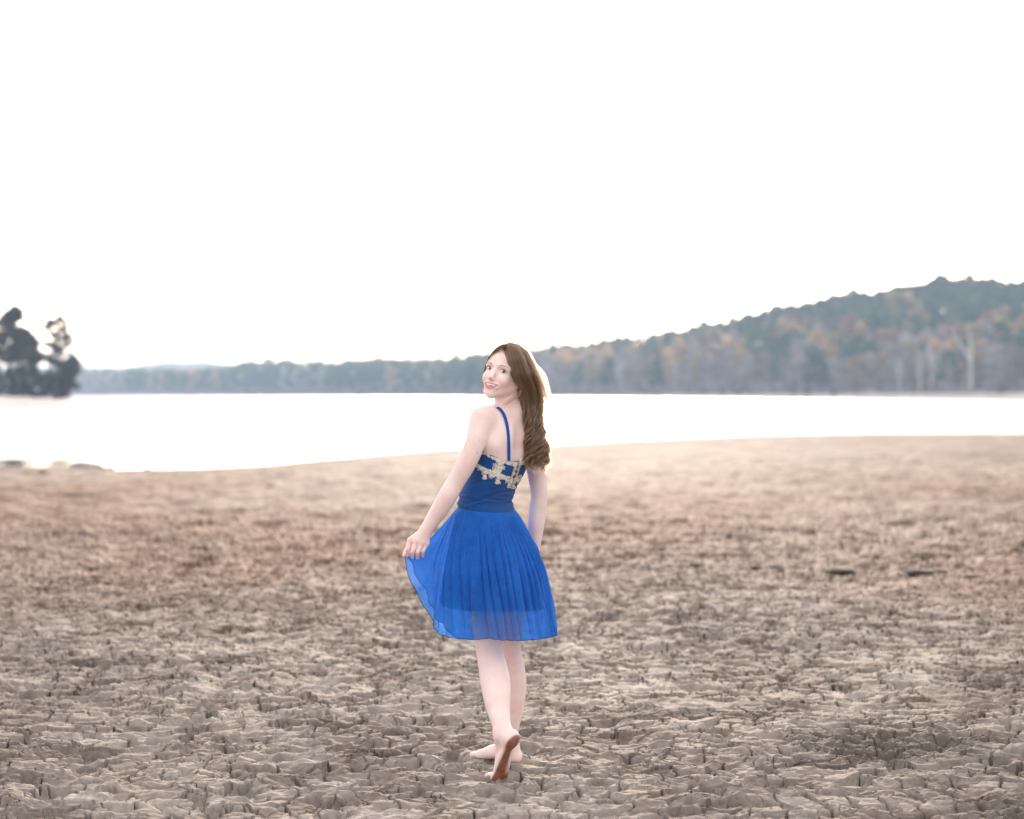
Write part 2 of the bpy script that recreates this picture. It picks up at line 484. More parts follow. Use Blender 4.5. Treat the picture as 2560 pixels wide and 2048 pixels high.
def leaf_quads(cen, size, rs, flat=.0):
    n = len(cen)
    a = rs.normal(size=(n, 3)); a /= np.linalg.norm(a, axis=1)[:, None]
    c = rs.normal(size=(n, 3)); c[:, 2] *= 1 - flat
    bb = np.cross(a, c); bb /= np.linalg.norm(bb, axis=1)[:, None] + 1e-9
    s = size * rs.uniform(.6, 1.4, (n, 1))
    a, bb = a * s, bb * s * .7
    V = np.stack([cen - a - bb * .3, cen - a * .2 - bb, cen + a, cen + bb + a * .1], 1).reshape(-1, 3)
    Q = np.arange(n * 4).reshape(-1, 4)
    return V, Q

def crown_clumps(rs, z0, z1, rad, nclump, nleaf, size, shape='oak'):
    cs = []
    for i in range(nclump):
        t = (i + rs.uniform(0, 1)) / nclump
        if shape == 'pine': R = rad * (1 - t ** 2.2) ** .5 * (.35 + .65 * rs.uniform())
        elif shape == 'tuft': R = rad * math.sin(math.pi * min(.95, .15 + t * .85)) * rs.uniform(.2, 1)
        else: R = rad * math.sqrt(max(.05, 1 - (2 * t - 1) ** 2)) * rs.uniform(.3, 1)
        a = rs.uniform(0, 2 * math.pi)
        c = np.array([R * math.cos(a), R * math.sin(a), z0 + (z1 - z0) * t])
        cr = rad * rs.uniform(.22, .40)
        p = rs.normal(size=(nleaf // nclump, 3)); p /= np.linalg.norm(p, axis=1)[:, None]
        p *= cr * rs.uniform(.5, 1, (len(p), 1)) ** .5; p[:, 2] *= .7
        cs.append(c + p)
    return leaf_quads(np.concatenate(cs), size, rs)

def branches(rs, h, z0, rad, nb, r0, rise=.7, seg=3, fork=True):
    parts = []
    for i in range(nb):
        z = z0 + (h - z0) * rs.uniform(0, .9)
        a = rs.uniform(0, 2 * math.pi); L = rad * rs.uniform(.6, 1.1) * (1.15 - .6 * (z - z0) / (h - z0))
        p0 = np.array([0, 0, z]); dr = np.array([math.cos(a), math.sin(a), rise])
        pts = [p0 + dr * L * t + np.array([0, 0, .25 * L * t * t]) + rs.normal(size=3) * .05 * L * t for t in (0, .35, .7, 1)]
        parts.append(tube(pts, np.array([1, .7, .4, .12]) * r0, seg))
        if fork:
            for kk in range(3):
                s = pts[1] if kk == 0 else pts[2]
                a2 = a + rs.uniform(-1.2, 1.2); l2 = L * rs.uniform(.35, .6)
                q = [s + np.array([math.cos(a2), math.sin(a2), rise * 1.3]) * l2 * t for t in (0, .5, 1)]
                parts.append(tube(q, np.array([.45, .3, .1]) * r0, 3))
    return parts

def far_tree_variants():
    out = {}
    for kind, n in (('pine', 4), ('autumn', 3), ('rust', 2), ('bare', 4)):
        L_ = []
        for i in range(n):
            rs = np.random.default_rng(100 + i + 10 * len(out))
            H = 1.0
            if kind == 'pine':
                V, Q = crown_clumps(rs, 3.5, 15.2, 4.0, 26, 1200, .60, 'pine')
                trunk = tube([(0, 0, -1.5), (.1, 0, 6), (.2, .1, 15)], [.28, .2, .05], 5)
                crown = np_mesh('pine_crown', V, Q, smooth=False, mats=[M_PINE])
                tr = np_mesh('pine_trunk', *trunk, mats=[M_BARK])
            elif kind in ('autumn', 'rust'):
                V, Q = crown_clumps(rs, 3, 14.5, 4.4, 24, 1200, .52)
                parts = [tube([(0, 0, -1.5), (.1, 0, 5), (.3, .1, 12)], [.25, .18, .05], 5)] + branches(rs, 12, 4, 3.2, 8, .09, fork=False)
                crown = np_mesh('autumn_crown', V, Q, smooth=False, mats=[M_AUT if kind == 'autumn' else M_RUST])
                tr = np_mesh('autumn_trunk', *merge(parts), mats=[M_GREYB])
            else:
                parts = [tube([(0, 0, -1.5), (.15, 0, 5), (.4, .1, 9), (.2, .2, 14)], [.26, .2, .14, .04], 5)]
                parts += branches(rs, 13, 3, 3.6, 14, .09)
                tr = np_mesh('bare_trunk', *merge(parts), mats=[M_GREYB])
                V, Q = crown_clumps(rs, 1.5, 14, 4.2, 26, 1000, .34)
                V2 = V.copy()
                crown = np_mesh('twig_crown', V2, Q, smooth=False, mats=[M_TWIG])
            L_.append((crown, tr))
        out[kind] = L_
    return out
TV = far_tree_variants()
LAB = {'pine': ('dark green pine with rounded top in the wood on the far shore', 'green pines on the far shore'),
       'autumn': ('tree in golden brown autumn leaf in the wood on the far shore', 'golden autumn trees on the far shore'),
       'rust': ('tree in reddish brown autumn leaf in the wood on the far shore', 'reddish autumn trees on the far shore'),
       'bare': ('leafless grey tree with hazy twigs in the wood on the far shore', 'bare grey trees on the far shore')}
NM = {'pine': 'pine_tree', 'autumn': 'autumn_tree', 'rust': 'autumn_tree', 'bare': 'bare_tree'}
def where_on_shore(px, d):
    q = (d - far_shore_d(px)) / (ridge_d(px) - far_shore_d(px))
    zone = ('beyond the sand spit' if px < 480 else 'between spit and girl' if px < 860 else 'just left of the girl' if px < 1215 else 'just right of the girl' if px < 1480
            else 'where the hill begins' if px < 1780 else 'on the middle hillside' if px < 2080 else 'left of the forked tree' if px < 2380 else 'at the right edge')
    row = 'front row' if q < .22 else ('crest of the wood' if q > .8 else 'middle of the wood')
    return row + ' ' + zone
KD = {'pine': 'green pine', 'autumn': 'golden brown tree', 'rust': 'reddish brown tree', 'bare': 'leafless grey tree'}
def put_tree(kind, px, d, s, z=None, lab=None, group=True, name=None, seed=0):
    w_ = where_on_shore(px, d)
    rs = random.Random(seed)
    crown, tr = rs.choice(TV[kind])
    z = far_z(px, d) if z is None else z
    root = link(name or NM[kind], None, loc=((px - 1280) / F * d, d, float(z)))
    root.scale = (s * rs.uniform(.85, 1.2), s * rs.uniform(.85, 1.2), s)
    root.rotation_euler = (0, 0, rs.uniform(0, 6.28))
    tag(root, '%s, %s' % (KD[kind], w_), 'tree', '%ss, %s' % (KD[kind], w_))
    link('trunk', tr, root); link('crown', crown, root)
    return root

cand = []
row_t = [20, 27, 36, 48, 62, 80, 100, 122, 146, 172, 200, 230, 262]
for ri, t0 in enumerate(row_t):
    px = -420.0
    while px < 2700:
        d = far_shore_d(px) + t0 + rng.uniform(-4, 4)
        if d < ridge_d(px) + 12:
            g = gnoise(np.array([px * .006]), np.array([ri * .45]), 77)[0]
            g2 = gnoise(np.array([px * .011 + 40]), np.array([ri * .6]), 78)[0]
            if px > 1250:
                u = rng.uniform()
                if ri < 4: kind = 'bare' if u < .50 + .3 * g else ('autumn' if u < .72 + .3 * g2 else ('rust' if u < .80 else 'pine'))
                elif ri < 8: kind = 'autumn' if g2 > .12 and u < .8 else ('bare' if g > .15 and u < .7 else ('pine' if u < .72 else 'rust'))
                else: kind = 'pine' if u < .72 else ('autumn' if u < .9 else 'rust')
            else:
                u = rng.uniform()
                kind = ('bare' if g > .1 else 'pine') if ri < 2 and u < .8 else ('pine' if u < .85 else 'autumn')
            s = rng.uniform(.82, 1.12) * (.85 if ri < 2 and px > 1250 else 1.0) * (1.0 if px > 1250 else .95)
            # distance weighting for the individuals
            cand.append((d, px, kind, s, ri))
        px += rng.uniform(4.6, 7.0) * F / d
for off_ in (-9, -2, 4):
    px = 130.0
    while px < 2700:
        d = ridge_d(px) + off_ + rng.uniform(-3, 3)
        cand.append((d, px, 'pine' if rng.uniform() < .8 else 'autumn', rng.uniform(.84, .97), 9)); px += rng.uniform(3.6, 5.2) * F / d
# the nearest-looking 300 become things, the rest one wooded mass
def seen(c):
    d, px, kind, s, ri = c
    if px < 130: return -1
    return s * 1000 / d * (1.0 if ri < 2 else (.95 if d > ridge_d(px) - 25 else .8))
cand.sort(key=seen, reverse=True)
ind, rest = cand[:330], cand[330:]
for i, (d, px, kind, s, ri) in enumerate(ind):
    put_tree(kind, px, d, s, seed=i)
# rest: merged light crowns
parts = {k_: [] for k_ in ('pine', 'autumn', 'rust', 'bare')}
LIGHT = {}
for k_, (z0, z1, r_, sz, sh) in {'pine': (3.5, 15.2, 4.2, .9, 'pine'), 'autumn': (3, 14.5, 4.4, .8, 'oak'), 'rust': (3, 14, 4.2, .8, 'oak'), 'bare': (2, 14, 4.1, .7, 'oak')}.items():
    LIGHT[k_] = [crown_clumps(np.random.default_rng(50 + q), z0, z1, r_, 12, 260, sz, sh) for q in range(3)]
allp, midx = [], []
order = ['pine', 'autumn', 'rust', 'bare']
for i, (d, px, kind, s, ri) in enumerate(rest):
    V, Q = LIGHT[kind][i % 3]
    a = rng.uniform(0, 6.28); c_, s_ = math.cos(a), math.sin(a)
    W = V.copy() * s
    W = np.stack([W[:, 0] * c_ - W[:, 1] * s_, W[:, 0] * s_ + W[:, 1] * c_, W[:, 2]], -1) + np.array([(px - 1280) / F * d, d, float(far_z(px, d))])
    allp.append((W, Q)); midx.append(np.full(len(Q), order.index(kind)))
V, Q = merge(allp)
tag(link('forest', np_mesh('forest', V, Q, smooth=False, mats=[M_PINE, M_AUT, M_RUST, M_TWIG], midx=np.concatenate(midx))),
    'dense mixed autumn wood covering the hills across the lake', 'forest', kind='stuff')

# low leafless scrub along the foot of the wood
ug, um = [], []
for ri, (t0, hh) in enumerate(((14, 1.8), (18, 3.2), (23, 4.6), (30, 5.5))):
    px = 120.0
    while px < 2620:
        d = far_shore_d(px) + t0 + rng.uniform(-2, 2)
        V, Q = crown_clumps(rng, 0, hh * rng.uniform(.7, 1.3), 2.2 + .3 * ri, 4, 56, .55)
        ug.append((V + np.array([(px - 1280) / F * d, d, float(far_z(px, d))]), Q)); um.append(np.full(len(Q), 0 if rng.uniform() < .8 else 1))
        px += rng.uniform(2.2, 3.6) * F / d
V, Q = merge(ug)
tag(link('undergrowth', np_mesh('undergrowth', V, Q, smooth=False, mats=[M_TWIG, M_RUST], midx=np.concatenate(um))),
    'greyish leafless scrub along the foot of the far wood', 'undergrowth', kind='stuff')

# individually recognisable trees of the far shore
def special_tree(name, pxy, d, parts, m, label, cat='tree', crown=None, cm=None):
    root = link(name, None, loc=((pxy - 1280) / F * d, d, float(far_z(pxy, d)) - .2))
    tag(root, label, cat)
    link('trunk', np_mesh('trunk', *merge(parts), mats=[m]), root)
    if crown is not None: link('crown', np_mesh('crown', *crown, smooth=False, mats=[cm]), root)
    return root
rs = np.random.default_rng(5)
d = far_shore_d(2425) + 12
s_ = d / F
tr = [tube([(0, 0, 0), (.0, 0, 6.5), (.1, 0, 8.5)], [.42, .34, .30], 8),
      tube([(.1, 0, 8.2), (-1.3, .1, 11.5), (-3.6, .2, 14.5), (-4.9, .1, 17), (-5.3, 0, 19.3)], [.32, .27, .22, .16, .05], 8),
      tube([(.1, 0, 8.2), (.15, 0, 12), (-.25, .1, 15.5), (-.2, 0, 18.5)], [.32, .26, .2, .05], 8),
      tube([(-.1, 0, 15.2), (-1.0, 0, 17.2), (-1.3, 0, 18.6)], [.12, .09, .03], 5), tube([(-3.6, .2, 14.5), (-4.9, .3, 15.6)], [.1, .03], 5)]
special_tree('bare_tree', 2427, d, tr, M_PALE, 'tall white trunked dead tree forking into two bare limbs on the far shore')
def bare_special(px, dz, h, seed, m, label, lean=0.0):
    rs = np.random.default_rng(seed)
    d = far_shore_d(px) + dz
    parts = [tube([(0, 0, 0), (lean * .3, 0, h * .4), (lean, 0, h * .95)], [.28, .22, .06], 7)] + branches(rs, h * .9, h * .25, h * .22, 12, .12, rise=1.6)
    crown = crown_clumps(rs, h * .4, h, h * .24, 14, 380, .22)
    special_tree('bare_tree', px, d, parts, m, label, crown=crown, cm=M_TWIG)
bare_special(2328, 13, 14, 21, M_PALE, 'slim pale bare tree just left of the forked white tree', .6)
bare_special(2300, 12, 12, 22, M_PALE, 'low pale bare tree with a fan of whitish twigs by the far waterline', -1)
bare_special(2372, 12, 9, 23, M_GREYB, 'small bare shrubby tree between the slim pale tree and the forked one')
bare_special(2250, 13, 10, 24, M_PALE, 'broad low bare tree left of the pale trees on the far shore', -.5)
bare_special(1552, 14, 13, 25, M_PALE, 'solitary pale trunk in front of the green wood right of the girl')
bare_special(1690, 14, 11, 26, M_PALE, 'thin whitish bare tree in front of the dense green bank', .4)
bare_special(1860, 16, 9, 27, M_GREYB, 'low spreading bare tree beside the small evergreen shrubs')
for j, (px, w, hh) in enumerate(((1851, 1.0, 2.6), (1985, 1.0, 3.6), (2018, .9, 2.4), (2086, 1.1, 2.4), (1807, .8, 1.8))):
    d = far_shore_d(px) + 9
    rs = np.random.default_rng(300 + j)
    V, Q = crown_clumps(rs, .3, hh, w, 8, 300, .22, 'pine')
    where = ['second', 'fourth and tallest', 'third narrow', 'last and rightmost', 'first and leftmost'][j]
    special_tree('evergreen_shrub', px, d, [tube([(0, 0, -.1), (0, 0, hh * .8)], [.08, .02], 5)], M_BARK,
                 'small dark evergreen shrub, %s of five on the far bank' % where, 'shrub', (V, Q), M_PINE)

# ------------------------------------------------------------------ sand spit with tall pines at the left
SP = np.array([(-1500, 1016, 330), (-600, 1019, 300), (0, 1017, 320), (120, 1014, 345), (200, 1008, 400), (262, 1002, 470)], float)
pxs = np.linspace(-1500, 262, 90); ts = np.array([-6, 0, 2, 5, 9, 14, 24, 45, 110, 150])
P_, T_ = np.meshgrid(pxs, ts)
d0 = np.interp(P_, SP[:, 0], SP[:, 2])
wid = np.interp(P_, [-1500, 100, 220, 262], [1, 1, .7, .35])
D_ = d0 + T_ * wid
hgt = np.interp(T_, [-6, 0, 5, 14, 24, 45, 110, 150], [-1.2, -.02, .45, .9, 1.1, 1.3, 1.2, -1.5])
Zs = ZW + hgt * np.where(hgt > 0, np.sqrt(wid), 1) + .05 * gnoise(P_ * .02, D_ * .3, 3)
k = len(pxs); ii = np.arange(len(ts) - 1)[:, None] * k + np.arange(k - 1)[None]
spit = tag(link('sand_spit', np_mesh('sand_spit', np.stack([(P_ - 1280) / F * D_, D_, Zs], -1).reshape(-1, 3),
           np.stack([ii, ii + 1, ii + k + 1, ii + k], -1).reshape(-1, 4), mats=[M_SHORE])), kind='structure')

M_NPINE = leaf_mat('spit_pine_needles', (.016, .018, .010), (.060, .050, .022))
def near_pine(px, d, h, crown_z, rad, seed, label, lean=0.0, dens=1.0, mats=M_NPINE):
    """a loblolly-like pine: bare lower stem, whorls of limbs, each with needle tufts"""
    rs = np.random.default_rng(seed)
    root = link('pine_tree', None, loc=((px - 1280) / F * d, d, ZW + .9))
    tag(root, label, 'tree')
    tp = [np.array([lean * t * t + .15 * math.sin(5 * t + seed), 0, h * t - .3 * (1 - t)]) for t in np.linspace(0, 1, 9)]
    link('trunk', np_mesh('trunk', *tube(tp, np.linspace(.42, .10, 9) * h / 15, 8), mats=[M_BARK]), root)
    parts, tufts = [], []
    nz = int(22 * dens + 8)
    for i in range(nz):
        t = crown_z + (1 - crown_z) * (i + rs.uniform()) / nz
        base = np.array([np.interp(t * 8, range(9), [p[0] for p in tp]), 0, h * t])
        prof = math.sin(math.pi * min(1, .18 + .82 * (t - crown_z) / (1 - crown_z))) ** .7
        for k_ in range(rs.integers(1, 3)):
            a = rs.uniform(0, 2 * math.pi); L = rad * prof * rs.uniform(.5, 1.15)
            dr = np.array([math.cos(a), math.sin(a), rs.uniform(-.05, .35)])
            pts = [base + dr * L * q + np.array([0, 0, .12 * L * q * q]) + rs.normal(size=3) * .04 * L * q for q in (0, .3, .6, .85, 1)]
            parts.append(tube(pts, np.array([1, .8, .55, .3, .12]) * .10 * h / 15 * (1.3 - .6 * t), 4))
            for q in range(int(5 + 5 * rs.uniform())):
                u = rs.uniform(.35, 1.05)
                c = base + dr * L * u + np.array([0, 0, .12 * L]) + rs.normal(size=3) * np.array([.22, .22, .12]) * L * .45
                m_ = int(20 * dens)
                tufts.append(c + rs.normal(size=(m_, 3)) * np.array([.26, .26, .16]))
    link('limbs', np_mesh('limbs', *merge(parts), mats=[M_BARK]), root)
    V, Q = leaf_quads(np.concatenate(tufts), .20, rs)
    link('crown', np_mesh('crown', V, Q, smooth=False, mats=[mats]), root)
    return root
near_pine(28, 375, 14.2, .38, 2.9, 41, 'tallest dense dark pine on the sand spit at the left edge', .3, 1.3)
near_pine(-30, 382, 12.8, .3, 3.0, 42, 'dark pine cut by the left frame edge behind the tallest pine', 0, 1.5)
near_pine(70, 388, 10.8, .34, 2.8, 43, 'shorter bushy pine just right of the tallest pine on the spit', -.2, 1.3)
near_pine(140, 370, 12.6, .30, 3.3, 44, 'tall open pine with sparse horizontal limbs right of the dense pines', .5, .85)
near_pine(172, 392, 6.8, .2, 1.9, 45, 'low pine with drooping limbs toward the tip of the spit', .8, .8)
near_pine(-90, 370, 13.5, .3, 3.1, 46, 'pine beyond the left frame edge on the spit', 0, 1.0)
def thicket(px, d, w, h, seed, label, m, name='thicket_shrub', cat='shrub'):
    rs = np.random.default_rng(seed)
    root = link(name, None, loc=((px - 1280) / F * d, d, ZW + .85)); tag(root, label, cat)
    link('stem', np_mesh('stem', *merge([tube([(0, 0, -.2), (0.1, 0, h * .5), (.2, 0, h * .9)], [.1, .07, .02], 5)] + branches(rs, h * .8, h * .1, w * .7, 9, .05, rise=1.4)), mats=[M_BARK]), root)
    V, Q = crown_clumps(rs, .15, h, w, 16, 1100, .22)
    link('foliage', np_mesh('foliage', V, Q, smooth=False, mats=[m]), root)
desc = ['leftmost', 'second from left', 'third from left', 'fourth from left', 'fifth from left', 'sixth from left', 'rightmost and roundest']
M_DARK = leaf_mat('thicket_leaves', (.022, .016, .018), (.055, .038, .038), trans=.2)
for j, (px, h, w) in enumerate(((-8, 4.2, 1.7), (26, 4.8, 1.6), (55, 4.4, 1.7), (86, 3.9, 1.4), (112, 3.6, 1.3), (134, 3.5, 1.3), (156, 3.3, 1.3))):
    thicket(px, 362 + (j % 3) * 5, w, h, 60 + j, 'dark leafless undergrowth bush below the pines on the spit, ' + desc[j], M_DARK)

# ------------------------------------------------------------------ rocks, a stake and clods on the bed
def rock_mesh(name, sx, sy, sz, seed, m, sub=3):
    import bmesh
    bm = bmesh.new(); bmesh.ops.create_icosphere(bm, subdivisions=sub, radius=1)
    from mathutils import noise as mn
    for v in bm.verts:
        n = mn.noise(v.co * 1.3 + Vector((seed, 0, 0))) * .35 + mn.noise(v.co * 3.5 + Vector((seed, 5, 0))) * .16 + mn.noise(v.co * 8 + Vector((seed, 5, 9))) * .06
        v.co *= 1 + n
        v.co.x *= sx; v.co.y *= sy; v.co.z *= sz
    me = bpy.data.meshes.new(name); bm.to_mesh(me); bm.free(); me.materials.append(m)
    me.polygons.foreach_set('use_smooth', np.full(len(me.polygons), True))
    return me
M_ROCK, nt, b = mat('grey_rock', (.3, .26, .24), .9, .2); noise_color(nt, b, (.22, .18, .16), (.42, .36, .33), 4)
M_CLOD, nt, b = mat('dark_clod', (.1, .075, .06), .95, .1); noise_color(nt, b, (.050, .036, .028), (.12, .088, .07), 25)
def bed_z(x, y):
    z, _ = ground_height(np.array([x]), np.array([y]), False)
    return float(z[0])
def put_rock(name, px, py, w, h, seed, m, label, cat, lift=.3):
    """px, py: centre of its foot in the photograph"""
    d = 30.0
    for _ in range(12):
        x = (px - 1280) / F * d; d = (CAMZ - bed_z(x, d)) * F / (py - HY)
    s = d / F
    o = link(name, rock_mesh(name, w * s * .5, w * s * .45, h * s * .75, seed, m), loc=((px - 1280) / F * d, d, bed_z((px - 1280) / F * d, d) + h * s * .15))
    return tag(o, label, cat)
put_rock('shore_rock', 208, 1168, 78, 16, 1, M_ROCK, 'largest low grey rock on the near waterline at the left', 'rock')
put_rock('shore_rock', 240, 1169, 34, 12, 2, M_ROCK, 'rock adjoining the right side of the largest waterline rock', 'rock')
put_rock('shore_rock', 272, 1173, 36, 8, 3, M_ROCK, 'small rounded rock right of the pair on the waterline', 'rock')
put_rock('mud_lump', 219, 1167, 20, 9, 4, M_CLOD, 'dark lump in front of the largest waterline rock', 'clod')
put_rock('mud_lump', 367, 1174, 16, 6, 5, M_CLOD, 'tiny brown lump alone on the waterline', 'clod')
put_rock('shore_rock', 955, 1138, 16, 6, 6, M_ROCK, 'small stone beside the short stake on the shore', 'rock')
put_rock('shore_rock', 1584, 1102, 22, 6, 7, M_ROCK, 'small stone on the waterline right of the girl', 'rock')
put_rock('mud_lump', 106, 1182, 22, 7, 8, M_CLOD, 'brown lump on the bed below the reflected trees', 'clod')
d = (CAMZ + .24) * F / (1136 - HY)
stake = tag(link('stake', np_mesh('stake', *tube([(0, 0, -.05), (.01, 0, .2), (-.01, 0, .42)], [.035, .03, .02], 7), mats=[M_BARK]), loc=((935 - 1280) / F * d, d, bed_z((935 - 1280) / F * d, d))),
            'short wooden stake standing on the shore left of the girl', 'stake')
names = ['small dark clod at the left end of the row', 'second dark clod of the row, low and narrow', 'third dark clod, close right of the second',
         'long ragged clod in the middle of the row', 'long dark clod right of the ragged one', 'short clod joined to the right end of the long one', 'rightmost dark clod at the end of the row']
for j, (px, py, w, h) in enumerate(((1742, 1414, 40, 9), (1892, 1420, 36, 8), (1942, 1418, 44, 9), (2100, 1428, 80, 12), (2305, 1430, 96, 12), (2352, 1431, 34, 12), (2432, 1444, 56, 13))):
    put_rock('mud_clod', px, py, w * .9, h * .62, 20 + j, M_CLOD, names[j] + ' across the bed', 'clod')
M_LEAF, nt, b = mat('dead_leaf', (.35, .14, .07), .8, .2)
for j, (px, py, lab) in enumerate(((1812, 1532, 'curled reddish dead leaf on the pale mud right of the dress'), (1862, 1533, 'smaller brown dead leaf beside the reddish one'),
                                   (1825, 1836, 'tiny orange leaf on the cracked mud to the right'), (1718, 1971, 'tiny orange leaf in the foreground mud'))):
    gx, gy = gxy(px, py)
    w = (.020, .016, .010, .008)[j]
    V = [(-w, 0, 0), (0, -w * .6, w * .6), (w, 0, w * .2), (0, w * .6, w * .8), (0, 0, w * .3)]
    z, _ = ground_height(np.array([gx]), np.array([gy]))
    me = np_mesh('fallen_leaf', V, tris=[(0, 1, 4), (1, 2, 4), (2, 3, 4), (3, 0, 4)], mats=[M_LEAF], smooth=False)
    tag(link('fallen_leaf', me, loc=(gx, gy, float(z[0]) + .002)), lab, 'leaf')

# ------------------------------------------------------------------ air
import bmesh
bm = bmesh.new(); bmesh.ops.create_cube(bm, size=1)
for v in bm.verts:
    v.co.x = v.co.x * 5600; v.co.y = v.co.y * 5400 + 1900; v.co.z = -3.2 if v.co.z < 0 else 66
me = bpy.data.meshes.new('haze'); bm.to_mesh(me); bm.free()
mh = bpy.data.materials.new('haze_air'); mh.use_nodes = True; nt = mh.node_tree; nt.nodes.clear()
out = N(nt, 'ShaderNodeOutputMaterial'); pv = N(nt, 'ShaderNodeVolumePrincipled')
pv.inputs['Color'].default_value = (.58, .77, 1.0, 1); pv.inputs['Density'].default_value = .00026; pv.inputs['Anisotropy'].default_value = .0
nt.links.new(pv.outputs[0], out.inputs['Volume'])
me.materials.append(mh)
haze = tag(link('haze', me), kind='stuff')
tag(haze, 'pale blue haze lying over the lake and the far hills', 'haze')
# ------------------------------------------------------------------ the girl: one continuous body grown from a distance field
def V3(px, py, d): return np.array(PX(px, py, d))
PHI = math.radians(50)
RT = np.array([math.cos(PHI), math.sin(PHI), 0.0])      # towards her right
FW = np.array([-math.sin(PHI), math.cos(PHI), 0.0])     # the way she walks
UP = np.array([0, 0, 1.0])

# torso stations: photo row, photo column, distance, lateral and front-back half widths
TS = np.array([(1480, 1246, 9.50, .120, .100), (1440, 1246, 9.50, .152, .112), (1400, 1246, 9.50, .156, .112), (1350, 1240, 9.50, .150, .106), (1310, 1228, 9.50, .142, .100),
               (1280, 1218, 9.50, .124, .091), (1255, 1212, 9.50, .116, .086), (1225, 1220, 9.50, .117, .088), (1190, 1237, 9.50, .121, .093),
               (1150, 1254, 9.50, .128, .096), (1110, 1263, 9.50, .130, .094), (1080, 1267, 9.50, .128, .086), (1055, 1270, 9.50, .118, .072), (1035, 1272, 9.50, .085, .058), (1022, 1273, 9.5, .055, .045)])
TZ = np.array([CAMZ - (r[0] - HY) / F * r[2] for r in TS])
TX = np.array([(r[1] - 1280) / F * r[2] for r in TS])
def torso_at(z):
    f = lambda col: np.interp(z, TZ, col)
    return f(TX), f(TS[:, 2]), f(TS[:, 3]), f(TS[:, 4])

def axis(segs):
    out = [segs[0][0]]
    for a, b, st in segs:
        n = max(1, int(round((b - a) / st)))
        out += list(a + (b - a) * np.arange(1, n + 1) / n)
    return np.array(out, np.float32)
gx_ = axis([(-.475, -.30, .0022), (-.30, -.12, .0038), (-.12, .04, .0024), (.04, .175, .0036)])
gy_ = axis([(9.00, 9.34, .0038), (9.34, 9.58, .0025), (9.58, 9.93, .0040)])
gz_ = axis([(-.02, .16, .0028), (.16, .80, .0055), (.80, .95, .0024), (.95, 1.44, .0048), (1.44, 1.69, .0022)])
D = np.full((len(gx_), len(gy_), len(gz_)), .5, np.float32)

def region(lo, hi, m):
    s = []
    for g, a, b in ((gx_, lo[0] - m, hi[0] + m), (gy_, lo[1] - m, hi[1] + m), (gz_, lo[2] - m, hi[2] + m)):
        i0, i1 = np.searchsorted(g, a), np.searchsorted(g, b)
        s.append(slice(max(0, i0 - 1), min(len(g), i1 + 1)))
    return tuple(s)
def pts(s):
    return gx_[s[0]][:, None, None], gy_[s[1]][None, :, None], gz_[s[2]][None, None, :]
def smin(a, b, k):
    h = np.maximum(k - np.abs(a - b), 0) / k
    return np.minimum(a, b) - h * h * k * .25
def put(s, d, k, sub=False):
    if sub: D[s] = -smin(-D[s], d, k)
    else: D[s] = smin(D[s], d, k)
def cone(a, b, ra, rb, k=.02, n=None, fl=1.0):
    a, b = np.asarray(a, float), np.asarray(b, float)
    m = max(ra, rb) + k + .03
    s = region(np.minimum(a, b), np.maximum(a, b), m)
    X, Y, Z = pts(s)
    ba = b - a; L = ba @ ba
    px, py, pz = X - a[0], Y - a[1], Z - a[2]
    h = np.clip((px * ba[0] + py * ba[1] + pz * ba[2]) / L, 0, 1)
    qx, qy, qz = px - h * ba[0], py - h * ba[1], pz - h * ba[2]
    q2 = qx * qx + qy * qy + qz * qz
    if n is not None:
        n = np.asarray(n, float); n = n / np.linalg.norm(n)
        c = qx * n[0] + qy * n[1] + qz * n[2]
        q2 = q2 + (fl * fl - 1) * c * c
    put(s, (np.sqrt(q2) - (ra + (rb - ra) * h)).astype(np.float32), k)
def chain(P, R, k=.02, ks=None):
    """a limb: one swept distance with a smooth run of radii, joined once to the body"""
    P = np.array(P, float); R = np.array(R, float)
    if len(P) > 3:      # resample smoothly
        n = (len(P) - 1) * 5 + 1
        tt = np.linspace(0, len(P) - 1, n); i = np.minimum(tt.astype(int), len(P) - 2); f = (tt - i)[:, None]
        Q = np.concatenate([P, R[:, None]], 1)
        m = np.gradient(Q, axis=0)
        q = (2 * f ** 3 - 3 * f ** 2 + 1) * Q[i] + (f ** 3 - 2 * f ** 2 + f) * m[i] + (-2 * f ** 3 + 3 * f ** 2) * Q[i + 1] + (f ** 3 - f ** 2) * m[i + 1]
        P, R = q[:, :3], q[:, 3]
    s = region(P.min(0), P.max(0), R.max() + k + .03)
    X, Y, Z = pts(s)
    d = np.full(D[s].shape, .5, np.float32)
    for j in range(len(P) - 1):
        a, b = P[j], P[j + 1]; ba = b - a; L = ba @ ba + 1e-12
        m = max(R[j], R[j + 1]) + k + .03
        t = region(np.minimum(a, b), np.maximum(a, b), m)
        X, Y, Z = pts(t)
        px, py, pz = X - a[0], Y - a[1], Z - a[2]
        h = np.clip((px * ba[0] + py * ba[1] + pz * ba[2]) / L, 0, 1)
        dd = np.sqrt((px - h * ba[0]) ** 2 + (py - h * ba[1]) ** 2 + (pz - h * ba[2]) ** 2) - (R[j] + (R[j + 1] - R[j]) * h)
        u = tuple(slice(t[q].start - s[q].start, t[q].stop - s[q].start) for q in range(3))
        d[u] = np.minimum(d[u], dd)
    put(s, d, k)
